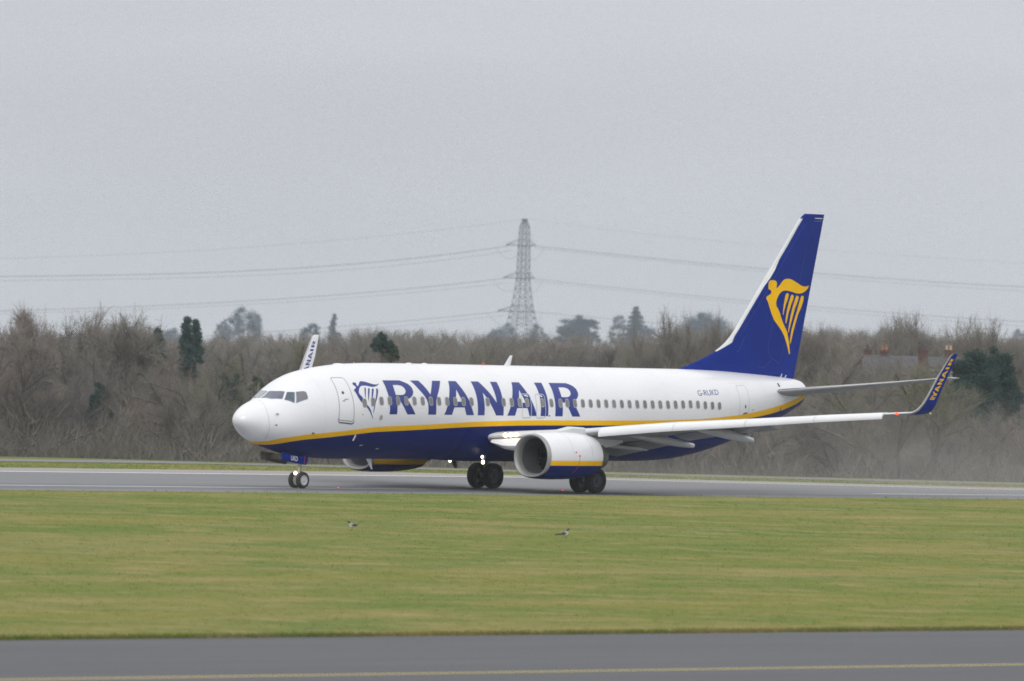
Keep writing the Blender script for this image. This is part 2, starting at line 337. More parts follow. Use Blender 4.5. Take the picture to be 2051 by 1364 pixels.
def fuselage():
    xs = sorted(set([.272, .28, .29, .30, .33, .38, .44, .52, .62, .74, .88, 1.05, 1.2, 1.35, 1.42, 1.46, 1.5, 1.56, 1.62, 1.7, 1.78, 1.86, 1.94, 2.01, 2.12, 2.23, 2.39, 2.55, 2.75, 3.0, 3.3, 3.7, 4.1, 4.5, 5.0, 5.5, 6.0, 6.5, 7.0, 8.0]
                    + [8 + .9 * i for i in range(1, 20)] + [25.5 + .4 * i for i in range(29)] + [36.9, 37.0, 37.1, 37.2, 37.26, 37.3, 37.33, 37.355]))
    V = []; n1, n2, n3 = 22, 3, 12
    half = n1 + n2 + n3
    for x in xs:
        a = lerp_tab(S1, x) if x > 1.42 else 3.14
        b = lerp_tab(S2, x) if x > 1.76 else 3.141
        a = min(a, 3.13); b = max(min(b, 3.136), a + .003)
        ph = [a * i / n1 for i in range(n1)] + [a + (b - a) * i / n2 for i in range(n2)] + [b + (math.pi - b) * i / n3 for i in range(n3 + 1)]
        ring = []
        for p in ph:
            y, z = surf(x, p); ring.append(A(x, y, z))
        for p in ph[-2:0:-1]:
            y, z = surf(x, p); ring.append(A(x, -y, z))
        V.append(ring)
    n = len(V[0]); verts = [v for r_ in V for v in r_]; F = []; fm = []
    def mi(i, j):
        k = i if i < half else n - 1 - i
        x = (xs[j] + xs[j + 1]) / 2
        if k < n1: return 0
        if k < n1 + n2: return 1 if x > 1.42 else 0
        return 2 if x > 1.76 else (1 if x > 1.42 else 0)
    for j in range(len(V) - 1):
        for i in range(n):
            F.append((j * n + i, j * n + (i + 1) % n, (j + 1) * n + (i + 1) % n, (j + 1) * n + i)); fm.append(mi(i, j))
    F.append(tuple(range(n))[::-1]); fm.append(0)
    F.append(tuple((len(V) - 1) * n + i for i in range(n))); fm.append(0)
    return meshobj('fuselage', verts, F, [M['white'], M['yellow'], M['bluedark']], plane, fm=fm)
body = fuselage()

def on_fus(x, ph, off=0.004):
    y, z = surf(x, ph)
    e_ = 1e-3
    y1, z1 = surf(x, ph + e_); x2 = x + 1e-2; y2, z2 = surf(x2, ph)
    t1 = Vector((0, y1 - y, z1 - z)); t2 = Vector((1e-2, y2 - y, z2 - z))
    nn = t1.cross(t2).normalized()
    if nn.y * (y if abs(y) > 1e-6 else 1) < 0 and abs(nn.y) > .05: nn = -nn
    elif abs(nn.y) <= .05 and nn.z * math.cos(ph) < 0: nn = -nn
    return A(x + nn.x * off, y + nn.y * off, z + nn.z * off)

def decal(name, polys, mp, mats, parent, cu=0.25, cv=0.12, mi=0, mb=None):
    """polys: list of (outer, hole or None) in a (u, v) plane; cut fine enough to follow the surface mp(u, v)"""
    bm = bmesh.new()
    for outer, hole in polys:
        b2 = bmesh.new(); ed = []
        for loop in (outer, hole):
            if not loop: continue
            vs = [b2.verts.new((p[0], p[1], 0)) for p in loop]
            ed += [b2.edges.new((vs[i], vs[(i + 1) % len(vs)])) for i in range(len(vs))]
        bmesh.ops.triangle_fill(b2, edges=ed, use_beauty=True)
        me = bpy.data.meshes.new('tmp'); b2.to_mesh(me); b2.free(); bm.from_mesh(me); bpy.data.meshes.remove(me)
    us = [v.co.x for v in bm.verts]; vs_ = [v.co.y for v in bm.verts]
    for (lo, hi, st, no) in ((min(us), max(us), cu, (1, 0, 0)), (min(vs_), max(vs_), cv, (0, 1, 0))):
        k = math.floor(lo / st) + 1
        while k * st < hi:
            co = (k * st, 0, 0) if no[0] else (0, k * st, 0)
            bmesh.ops.bisect_plane(bm, geom=bm.verts[:] + bm.edges[:] + bm.faces[:], plane_co=co, plane_no=no, dist=1e-6)
            k += 1
    V = [mp(v.co.x, v.co.y) for v in bm.verts]
    bm.verts.index_update()
    F = [tuple(v.index for v in f.verts) for f in bm.faces]
    bm.free()
    if mb is not None:
        mb.add(V, F, mi); return mb
    o = meshobj(name, V, F, mats, parent, smooth=True, recalc=False)
    return o

def rrect(x0, x1, p0, p1, rx, rp, n=5):
    pts = []
    for cx, cy, a0 in ((x1 - rx, p0 + rp, -90), (x1 - rx, p1 - rp, 0), (x0 + rx, p1 - rp, 90), (x0 + rx, p0 + rp, 180)):
        for i in range(n + 1):
            t = R(a0 + 90 * i / n); pts.append((cx + rx * math.cos(t), cy + rp * math.sin(t)))
    return pts

def ring_decal(name, x0, x1, p0, p1, r, w, m_, parent=plane, off=.005, tilt=0.0):
    rp = r / 1.9; wp = w / 1.9
    return decal(name, [(rrect(x0, x1, p0, p1, r, rp), rrect(x0 + w, x1 - w, p0 + wp, p1 - wp, max(r - w, .01), max(rp - wp, .006)))],
                 lambda u, v: on_fus(u, v + tilt * (u - (x0 + x1) / 2), off), m_, parent)

# ---- livery lettering and harp, wrapped on the skin
decal('lettering', [LETTERS[k] for k in ('R1', 'Y', 'A1', 'N', 'A2', 'I', 'R2')], lambda u, v: on_fus(u, v, .004), M['letter'], plane, .3, .06)
decal('harp_logo', [(h, None) for h in HARP_BODY], lambda u, v: on_fus(u, v, .004), M['letter'], plane, .2, .06)

def text_polys(txt, size=1.0, bold=0.0, shear=0.0, xscale=1.0):
    cu_ = bpy.data.curves.new('txt', 'FONT'); cu_.body = txt; cu_.size = size; cu_.offset = bold; cu_.shear = shear; cu_.resolution_u = 3
    cu_.align_x = 'LEFT'
    o = bpy.data.objects.new('txt', cu_); COL.objects.link(o)
    dg = bpy.context.evaluated_depsgraph_get(); me = bpy.data.meshes.new_from_object(o.evaluated_get(dg))
    vs = [(v.co.x * xscale, v.co.y) for v in me.vertices]; fs = [tuple(p.vertices) for p in me.polygons]
    bpy.data.objects.remove(o); bpy.data.curves.remove(cu_); bpy.data.meshes.remove(me)
    x0 = min(v[0] for v in vs); x1 = max(v[0] for v in vs); y0 = min(v[1] for v in vs); y1 = max(v[1] for v in vs)
    return [((v[0] - x0) / (x1 - x0), (v[1] - y0) / (y1 - y0)) for v in vs], fs

vs_, fs_ = text_polys('G-RUKD', bold=0.0)
meshobj('registration_lettering', [on_fus(28.05 + 1.50 * a, 1.190 - .150 * b, .004) for a, b in vs_], fs_, M['letter'], plane, recalc=False)

# ---- cabin windows
def cabin_window(x):
    w, h = .132, .101           # half width in metres, half height as an angle
    pc = 1.382
    if x > 27.5: pc = 1.382 + (x - 27.5) * .050
    f = decal('cabin_window', [(rrect(x - w, x + w, pc - h, pc + h, .105, .056, 4), rrect(x - w + .03, x + w - .03, pc - h + .016, pc + h - .016, .085, .045, 4))],
              lambda u, v: on_fus(u, v, .014), M['frame'], plane, .5, .1)
    decal('pane', [(rrect(x - w + .028, x + w - .028, pc - h + .015, pc + h - .015, .085, .045, 4), None)], lambda u, v: on_fus(u, v, .012), M['pane'], f, .5, .1)
idx = list(range(0, 14)) + [15] + [17, 18, 19, 19.93] + [21.85, 23, 24.15] + list(range(25, 46))
for i in idx:
    cabin_window(6.11 + .5183 * i)

# ---- cockpit windows (port and starboard)
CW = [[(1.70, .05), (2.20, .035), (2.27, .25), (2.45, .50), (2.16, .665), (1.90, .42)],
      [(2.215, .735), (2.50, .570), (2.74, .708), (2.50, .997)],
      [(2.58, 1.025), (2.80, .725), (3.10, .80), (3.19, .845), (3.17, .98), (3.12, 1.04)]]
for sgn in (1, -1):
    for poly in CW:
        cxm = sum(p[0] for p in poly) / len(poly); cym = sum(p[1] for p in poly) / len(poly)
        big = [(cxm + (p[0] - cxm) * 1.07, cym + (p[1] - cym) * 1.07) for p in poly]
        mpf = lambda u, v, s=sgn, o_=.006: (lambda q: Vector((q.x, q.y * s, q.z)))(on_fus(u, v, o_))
        f = decal('cockpit_window', [(poly, None)], lambda u, v: mpf(u, v), M[('cockpit_refl_light' if sgn < 0 else 'cockpit', 'cockpit_refl_blue', 'cockpit_refl_grey')[CW.index(poly)]], plane, .12, .08)
        decal('window_seal', [(big, poly)], lambda u, v, s=sgn: mpf(u, v, s, .005), M['seam'], f, .12, .08)

# wipers
for sgn, ph0 in ((1, .30), (-1, .25)):
    a = on_fus(1.80, ph0, .02); b = on_fus(1.90, ph0 + .16, .025)
    if sgn < 0: a.y *= -1; b.y *= -1
    MB().tube(a, b, .012, .008, 6).obj('windscreen_wiper', M['seamdark'], plane)

# ---- doors
def fd(u, v): return u + .20 * max(0, 1 - (v - .66) / 1.06) * max(0, 5.48 - u) / .91, v + .08 * (u - 5.03)
door = decal('front_door', [(rrect(4.57, 5.48, .662, 1.722, .13, .068), rrect(4.60, 5.45, .678, 1.706, .10, .053))], lambda u, v: on_fus(*fd(u, v), .005), M['seamdark'], plane)
decal('window', [(rrect(4.93, 5.07, 1.045, 1.115, .065, .034), None)], lambda u, v: on_fus(u, v, .006), M['darkmetal'], door)
mb = MB()
for (a, b, c, d) in ((4.86, 5.02, 1.262, 1.276), (4.98, 5.12, 1.236, 1.25), (5.02, 5.22, 1.240, 1.250)):
    decal('h', [([(a, c), (b, c), (b, d), (a, d)], None)], lambda u, v: on_fus(u, v, .008), None, None, mb=mb)
mb.obj('handle', M['black'], door)
mb = MB()
decal('s', [([(4.54, 1.66), (4.57, 1.74), (4.65, 1.782), (5.40, 1.782), (5.50, 1.75), (5.54, 1.67), (5.49, 1.72), (5.40, 1.755), (4.65, 1.755), (4.59, 1.72)], None)], lambda u, v: on_fus(u, v + .08 * (u - 5.03), .009), None, None, mb=mb)
mb.obj('sill_plate', M['darkmetal'], door)
door = ring_decal('rear_door', 31.02, 31.78, .945, 1.99, .11, .022, M['seam'])
decal('window', [(rrect(31.42, 31.53, 1.56, 1.65, .05, .034), None)], lambda u, v: on_fus(u, v, .006), M['darkmetal'], door)
mb = MB()
decal('h', [([(31.34, 1.755), (31.66, 1.755), (31.66, 1.79), (31.34, 1.79)], None)], lambda u, v: on_fus(u, v, .008), None, None, mb=mb)
mb.obj('handle', M['black'], door)
for x0, x1 in ((16.10, 16.72), (17.03, 17.65)):
    ex = ring_decal('overwing_exit', x0, x1, 1.175, 1.715, .13, .035, M['outline'], off=.010)
    mb = MB()
    for (a, b, c, d) in ((.22, .42, 1.205, 1.225), (.26, .34, 1.228, 1.240), (.38, .48, 1.222, 1.248)):
        decal('h', [([(x0 + a, c), (x0 + b, c), (x0 + b, d), (x0 + a, d)], None)], lambda u, v: on_fus(u, v, .006), None, None, mb=mb)
    mb.obj('release_handle', M['white'], ex)
# panel seams: radome joint, skin joints
mb = MB()
def seam_ring(x, w, a0, a1, lean=0.0):
    pts = 26
    V = []; F = []
    for i in range(pts + 1):
        p = a0 + (a1 - a0) * i / pts
        xx = x + lean * math.sin((p - a0) / (a1 - a0) * math.pi)
        V += [on_fus(xx, p, .003), on_fus(xx + w, p, .003)]
    for i in range(pts): F.append((2 * i, 2 * i + 1, 2 * i + 3, 2 * i + 2))
    mb.add(V, F)
seam_ring(1.50, .014, .05, 2.72, -.26)
mb.obj('radome_joint', M['seam'], plane)
mb = MB()
for x in (3.9, 10.6, 14.8, 21.2, 25.9, 30.3, 33.2):
    seam_ring(x, .010, .12 if x != 30.3 else 1.0, lerp_tab(S1, x) - .01)
for (x0, x1, p) in ((6.0, 29.5, 1.545), (3.0, 14.5, 1.10), (30.6, 32.2, .86)):
    V = []; F = []; n = 60
    for i in range(n + 1):
        xx = x0 + (x1 - x0) * i / n; V += [on_fus(xx, p, .0025), on_fus(xx, p + .005, .0025)]
    for i in range(n): F.append((2 * i, 2 * i + 1, 2 * i + 3, 2 * i + 2))
    if p != 1.10: mb.add(V, F)
mb.obj('skin_joint', mat('skin_joint_paint', (.66, .67, .70), .5), plane)
# probes, ports, drain vents
def pill(name, x0, x1, p0, p1, m_, r=.05):
    return decal(name, [(rrect(x0, x1, p0, p1, min(r, (x1 - x0) / 2.1), min(r / 1.9, (p1 - p0) / 2.1)), None)], lambda u, v: on_fus(u, v, .007), m_, plane, .3, .1)
pill('static_port', 1.50, 1.60, 1.58, 1.645, M['black'])
mb = MB(); a = on_fus(1.62, 1.14, 0); mb.tube(a, a + Vector((.0, -.10, 0)), .02, .018, 6).tube(a + Vector((0.03, -.10, 0)), a + Vector((-.12, -.10, .0)), .02, .012, 6)
mb.obj('pitot_probe', M['darkmetal'], plane)
mb = MB(); a = on_fus(3.35, 1.98, 0); mb.tube(a, a + Vector((0.02, -.09, 0)), .025, .02, 6).ball(a, .04); mb.obj('temperature_probe', M['darkmetal'], plane)
pill('service_port', 7.05, 7.24, 1.68, 1.78, M['frame'], .08)
pill('static_port', 5.95, 6.02, 1.61, 1.635, M['seamdark'])
pill('static_port', 17.86, 17.94, 1.645, 1.675, M['black'])
pill('static_port', 16.79, 16.86, 1.64, 1.67, M['black'])
pill('static_port', 32.1, 32.16, 1.72, 1.76, M['black'])
pill('stabiliser_scale_mark', 34.55, 34.68, .86, 1.06, M['black'])
pill('stabiliser_scale_mark', 34.66, 34.73, 1.92, 2.15, M['bluedark'])
mb = MB(); a = on_fus(5.825, 2.065, .01); b = on_fus(5.80, 2.20, .03)
mb.tube(a, b, .03, .03, 6); mb.obj('drain_mast', M['white'], plane)
pill('placard', 6.42, 6.64, 2.34, 2.37, M['seam'])
pill('placard', 7.62, 7.82, 2.45, 2.48, M['seam'])
pill('placard', 13.55, 13.8, 2.02, 2.05, M['seam'])

# antennas, beacons, roof bumps
def blade(name, x0, x1, xt0, xt1, zb, zt, th, m_, y=0.0):
    V = []; F = []
    for (a, b, z, t) in ((x0, x1, zb, th), (xt0, xt1, zt, th * .4)):
        for k in range(12):
            s = k / 12 * 2 * math.pi
            V.append(A((a + b) / 2 - math.cos(s) * (b - a) / 2, y + math.sin(s) * t, z))
    for k in range(12): F.append((k, (k + 1) % 12, 12 + (k + 1) % 12, 12 + k))
    F += [tuple(range(12))[::-1], tuple(range(12, 24))]
    return meshobj(name, V, F, m_, plane, sharp=50)
blade('blade_antenna', 17.02, 17.45, 17.42, 17.58, 5.38, 5.84, .035, M['white'])
blade('blade_antenna', 8.05, 8.38, 8.40, 8.48, 1.42, .98, .03, M['white'], .28)
blade('blade_antenna', 14.45, 14.85, 14.72, 14.92, 1.40, 1.02, .05, M['darkmetal'], -.6)
mb = MB()
for x, w, h in ((6.5, .28, .055), (10.9, .14, .05), (11.9, .14, .05)):
    zt = section(x)[0]
    MB().lathe([(-.08, w), (0, w * .97), (h * .6, w * .8), (h, w * .45), (h * 1.05, .001)], A(x, 0, zt - .02), (0, 0, 1), 16).obj('antenna_fairing', M['white'], plane)
MB().lathe([(0, .07), (.06, .07), (.10, .045), (.11, .001)], A(15.68, 0, 5.40), (0, 0, 1), 12).obj('beacon_light', M['redglass'], plane)
MB().lathe([(0, .035), (.05, .03), (.06, .001)], A(7.44, 0, 5.355), (0, 0, 1), 10).obj('roof_lamp', M['lampamber'], plane)

# ---- wing to body fairing under the belly
def fairing():
    V = []; xs = [12.6, 13.0, 13.6, 14.3, 15.2, 17, 19, 20.5, 21.8, 22.8, 23.6, 24.2]
    gr = [0, .3, .6, .85, 1, 1, 1, 1, .9, .65, .3, 0]
    for x, g in zip(xs, gr):
        ring = []
        for i in range(25):
            t = math.pi * (.5 + i / 24)           # from port side down and over to starboard
            ph = math.pi * .62 + (math.pi * .76) * i / 24
            y, z = surf(x, ph)
            k = .02 + g * .16 * (1 if abs(ph - math.pi) < .7 else max(.35, 1 - (abs(ph - math.pi) - .7) / .6))
            k = k if g > 0 else -.01
            ring.append(A(x, y * (1 + k * .55), z - k * .35 * (1 if z < 2.3 else .2)))
        V.append(ring)
    n = 25; F = []
    for j in range(len(V) - 1):
        for i in range(n - 1): F.append((j * n + i, j * n + i + 1, (j + 1) * n + i + 1, (j + 1) * n + i))
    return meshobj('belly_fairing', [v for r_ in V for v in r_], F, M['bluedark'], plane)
fairing()

# ---- wings
def afoil(u, t, cam_=0.004):
    """u in 0..1 round the section (upper TE -> LE -> lower TE); returns chord fraction and height fraction"""
    th = 2 * math.pi * u
    c = .5 * (1 + math.cos(th))
    yt = 5 * t * (.2969 * math.sqrt(c) - .126 * c - .3516 * c * c + .2843 * c ** 3 - .1036 * c ** 4)
    yc = cam_ * 4 * c * (1 - c)
    return c, yc + (yt * .68 if th <= math.pi else -yt)
WS = [  # y, z of the chord line at the leading edge, x of the leading edge, chord, thickness, incidence (deg), cant
    (0.9, 2.40, 13.9, 8.0, .105, 3.4), (1.9, 2.47, 14.25, 7.55, .105, 3.2), (3.4, 2.60, 15.25, 6.6, .105, 2.6), (4.83, 2.73, 16.3, 5.60, .108, 1.9),
    (5.8, 2.86, 16.92, 5.00, .110, 1.4), (8.0, 3.11, 18.10, 4.28, .112, .6), (11.0, 3.38, 19.68, 3.34, .11, .1), (14.0, 3.67, 21.25, 2.42, .108, -.4), (16.2, 3.85, 22.42, 1.73, .105, -.8), (17.12, 3.93, 22.84, 1.42, .10, -1)]
def wing_pt(y, c, hh):
    for k in range(len(WS) - 1):
        if WS[k][0] <= y <= WS[k + 1][0] or k == len(WS) - 2:
            a, b = WS[k], WS[k + 1]; t = (y - a[0]) / (b[0] - a[0]); break
    q = [a[i] + (b[i] - a[i]) * t for i in range(6)]
    al = R(q[5]); X = c * q[3]; Z = hh * q[3]
    return q[2] + X * math.cos(al) + Z * math.sin(al), q[1] - X * math.sin(al) + Z * math.cos(al), q
def wing(s):
    V = []; N = 40
    for w in WS:
        for k in range(N):
            c, h = afoil((k + .0) / N, w[4])
            x, z, q = wing_pt(w[0], c, h); V.append(A(x, s * w[0], z))
    F = []
    for j in range(len(WS) - 1):
        for k in range(N): F.append((j * N + k, j * N + (k + 1) % N, (j + 1) * N + (k + 1) % N, (j + 1) * N + k))
    F += [tuple(range(N)), tuple((len(WS) - 1) * N + k for k in range(N))[::-1]]
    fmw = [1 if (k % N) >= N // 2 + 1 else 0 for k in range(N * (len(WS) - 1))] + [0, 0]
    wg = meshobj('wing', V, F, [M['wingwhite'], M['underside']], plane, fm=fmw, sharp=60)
    # leading edge slats, run out and drooped
    for (ya, yb) in ((5.66, 8.43), (8.45, 11.13), (11.15, 13.71), (13.73, 16.25)):
        V = []; n = 9; K = 13
        for i in range(n):
            y = ya + (yb - ya) * i / (n - 1)
            _, _, q = wing_pt(y, 0, 0); ch = q[3]; e_ = .17 + .022 * ch
            f_ = .52 + .085 * ch
            pr = [(.34, .115), (.16, .115), (.0, .085), (-.12, .03), (-.20, -.06), (-.235, -.16), (-.235, -.25), (-.21, -.305), (-.19, -.30), (-.17, -.22), (-.10, -.11), (.02, -.03), (.18, .05), (.34, .10)]
            for (dx, dz) in pr: V.append(A(q[2] + dx * f_, s * y, q[1] + dz * f_))
        m_ = len(pr); F = []
        for i in range(n - 1):
            for k in range(m_): F.append((i * m_ + k, i * m_ + (k + 1) % m_, (i + 1) * m_ + (k + 1) % m_, (i + 1) * m_ + k))
        F += [tuple(range(m_)), tuple((n - 1) * m_ + k for k in range(m_))[::-1]]
        meshobj('slat', V, F, M['white'], wg, sharp=50)
    # inboard leading edge with the drooped krueger panel and the landing lamp
    mb = MB()
    rows = []
    for i in range(9):
        y = 1.86 + (4.0 - 1.86) * i / 8; _, _, q = wing_pt(y, 0, 0)
        dr = .42 * min(1, (i + .6) / 3)
        rows.append([A(q[2] + .35, s * y, q[1] - .30), A(q[2] - .02, s * y, q[1] - .16), A(q[2] - .10 - .25 * min(1, i / 3), s * y, q[1] - .22 - dr * .6), A(q[2] - .02 - .22 * min(1, i / 3), s * y, q[1] - .22 - dr),
                     A(q[2] + .08 - .15 * min(1, i / 3), s * y, q[1] - .24 - dr * 1.02), A(q[2] + .10, s * y, q[1] - .30 - dr * .4)])
    vv = [p for r_ in rows for p in r_]; F = []
    for i in range(8):
        for k in range(5): F.append((i * 6 + k, i * 6 + k + 1, (i + 1) * 6 + k + 1, (i + 1) * 6 + k))
    mb.add(vv, F); mb.obj('krueger_flap', M['white'], wg, sharp=60)
    lm = MB()
    for yy in (2.34, 2.52, 2.70):
        _, _, q = wing_pt(yy, 0, 0)
        lm.lathe([(-.02, .085), (.04, .08), (.07, .04), (.075, .001)], A(q[2] - .015, s * yy, q[1] + .0), (-1, 0, 0), 12)
    lm.obj('landing_lamp', M['lampsoft'], wg)
    # flaps
    for (ya, yb) in ((1.95, 5.3), (5.9, 10.2)):
        V = []; n = 7; N2 = 16
        for i in range(n):
            y = ya + (yb - ya) * i / (n - 1)
            x0, z0, q = wing_pt(y, .86, -.012); cf = q[3] * .19 + .1; al = R(13)
            for k in range(N2):
                c, h = afoil(k / N2, .13); X, Z = c * cf, h * cf
                V.append(A(x0 + .10 + X * math.cos(al) + Z * math.sin(al), s * y, z0 - .04 - X * math.sin(al) + Z * math.cos(al)))
        F = []
        for i in range(n - 1):
            for k in range(N2): F.append((i * N2 + k, i * N2 + (k + 1) % N2, (i + 1) * N2 + (k + 1) % N2, (i + 1) * N2 + k))
        F += [tuple(range(N2)), tuple((n - 1) * N2 + k for k in range(N2))[::-1]]
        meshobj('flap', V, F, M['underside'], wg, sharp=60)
    # flap track fairings
    for (y, xt, zt, L_) in ((3.62, 22.33, 1.93, 4.4), (5.9, 22.65, 2.13, 4.3), (8.6, 23.30, 2.45, 4.0)):
        V = []; n = 14; K = 16
        x0 = xt - L_
        for i in range(n + 1):
            t = i / n; x = x0 + L_ * t; q0 = wing_pt(y, 0, 0)[2]
            _, zw, q = wing_pt(y, min(.98, max(0.02, (x - q0[2]) / q0[3])), -.035)
            z_a = wing_pt(y, (x0 - q0[2]) / q0[3], -.05)[1]
            zb_ = z_a + (zt - z_a) * (1 - (1 - t) ** 1.6)
            ztop = min(zw + .02, zw + .02 + (zt + .17 - zw) * max(0, (t - .55) / .45) ** 1.0)
            ztop = max(ztop, zb_ + .03)
            hw = .05 + .20 * math.sin(math.pi * min(1, t * .8 + .08)) ** .7 * (1 if t < .8 else max(.25, (1 - t) / .2))
            zc_, hh = (ztop + zb_) / 2, (ztop - zb_) / 2
            for k in range(K):
                a = 2 * math.pi * k / K
                V.append(A(x, s * (y + hw * math.cos(a)), zc_ + hh * math.sin(a)))
        F = []
        for i in range(n):
            for k in range(K): F.append((i * K + k, i * K + (k + 1) % K, (i + 1) * K + (k + 1) % K, (i + 1) * K + k))
        F += [tuple(range(K)), tuple(n * K + k for k in range(K))[::-1]]
        meshobj('flap_track_fairing', V, F, M['wingwhite'], wg)
    # wing tip lamp
    x, z, q = wing_pt(16.7, 0, 0)
    MB().lathe([(-.05, .055), (.05, .05), (.09, .02), (.10, .001)], A(x + .02, s * 16.75, z), (-1, 0, 0), 10).obj('navigation_light', M['lampred'] if s > 0 else mat('green_lamp', (.05, .6, .2), .3), wg)
    return wg
wing_port = wing(1)
wing_star = wing(-1)

# ---- winglets
WL = [  # y, z, xLE, xTE, thickness fraction, cant angle
    (17.11, 3.92, 22.84, 24.22, .10, .12), (17.26, 3.95, 22.98, 24.20, .10, .35), (17.42, 4.07, 23.14, 24.22, .095, .75), (17.54, 4.33, 23.36, 24.30, .09, 1.12), (17.60, 4.70, 23.62, 24.44, .085, 1.30), (17.70, 5.45, 24.10, 24.82, .08, 1.40), (17.86, 6.36, 24.76, 25.22, .075, 1.40), (17.88, 6.44, 24.93, 25.24, .05, 1.40)]
def wl_pt(sp, c, side, off):
    """sp 0..1 along the winglet, c chord fraction, side +1 outboard/-1 inboard"""
    f = sp * (len(WL) - 1); k = min(int(f), len(WL) - 2); t = f - k
    q = [WL[k][i] + (WL[k + 1][i] - WL[k][i]) * t for i in range(6)]
    ch = q[3] - q[2]; h = 5 * q[4] * (.2969 * math.sqrt(max(c, 0)) - .126 * c - .3516 * c * c + .2843 * c ** 3 - .1036 * c ** 4) * ch
    a = q[5]
    # inboard/upper normal is (-sin a, cos a); outboard/lower is the opposite
    return q[2] + ch * c, q[0] + side * math.sin(a) * (h + off), q[1] - side * math.cos(a) * (h + off)
for s in (1, -1):
    V = []; N = 36; F = []; fm = []
    ns = 29
    for i in range(ns):
        for k in range(N):
            u = k / N; th = 2 * math.pi * u; c = .5 * (1 + math.cos(th)); side = -1 if th <= math.pi else 1
            x, y, z = wl_pt(i / (ns - 1), c, side, 0); V.append(A(x, s * y, z))
    for i in range(ns - 1):
        for k in range(N):
            F.append((i * N + k, i * N + (k + 1) % N, (i + 1) * N + (k + 1) % N, (i + 1) * N + k))
            c = .5 * (1 + math.cos(2 * math.pi * (k + .5) / N)); outb = k >= N / 2
            fm.append(2 if c < .10 else (1 if outb else 0))
    F += [tuple(range(N)), tuple((ns - 1) * N + k for k in range(N))[::-1]]; fm += [0, 1]
    wlo = meshobj('winglet', V, F, [M['white'], M['blue'], M['metal']], plane, fm=fm, sharp=60)
    side = 1 if s > 0 else -1
    # lettering reading up the winglet
    polys = []
    for k in ('R1', 'Y', 'A1', 'N', 'A2', 'I', 'R2'):
        o_, h_ = LETTERS[k]
        def cvt(L_): return [((p[0] - 7.6) / 12.33, (p[1] - .882) / .787) for p in L_] if L_ else None
        polys.append((cvt(o_), cvt(h_)))
    if s > 0:
        decal('lettering', polys, lambda u, v: A(*(lambda q: (q[0], q[1], q[2]))(wl_pt(.505 + .335 * u, .30 + .40 * v, 1, .006))), M['yellow'], wlo, .05, .25)
    else:
        decal('lettering', polys, lambda u, v: A(*(lambda q: (q[0], -q[1], q[2]))(wl_pt(.49 + .335 * u, .32 + .38 * v, -1, .006))), M['letter'], wlo, .05, .25)
    MB().ball(A(24.3, s * 17.25, 3.93), .045).obj('tail_lamp', mat('amber_strobe', (.9, .8, .4), .3), wlo)

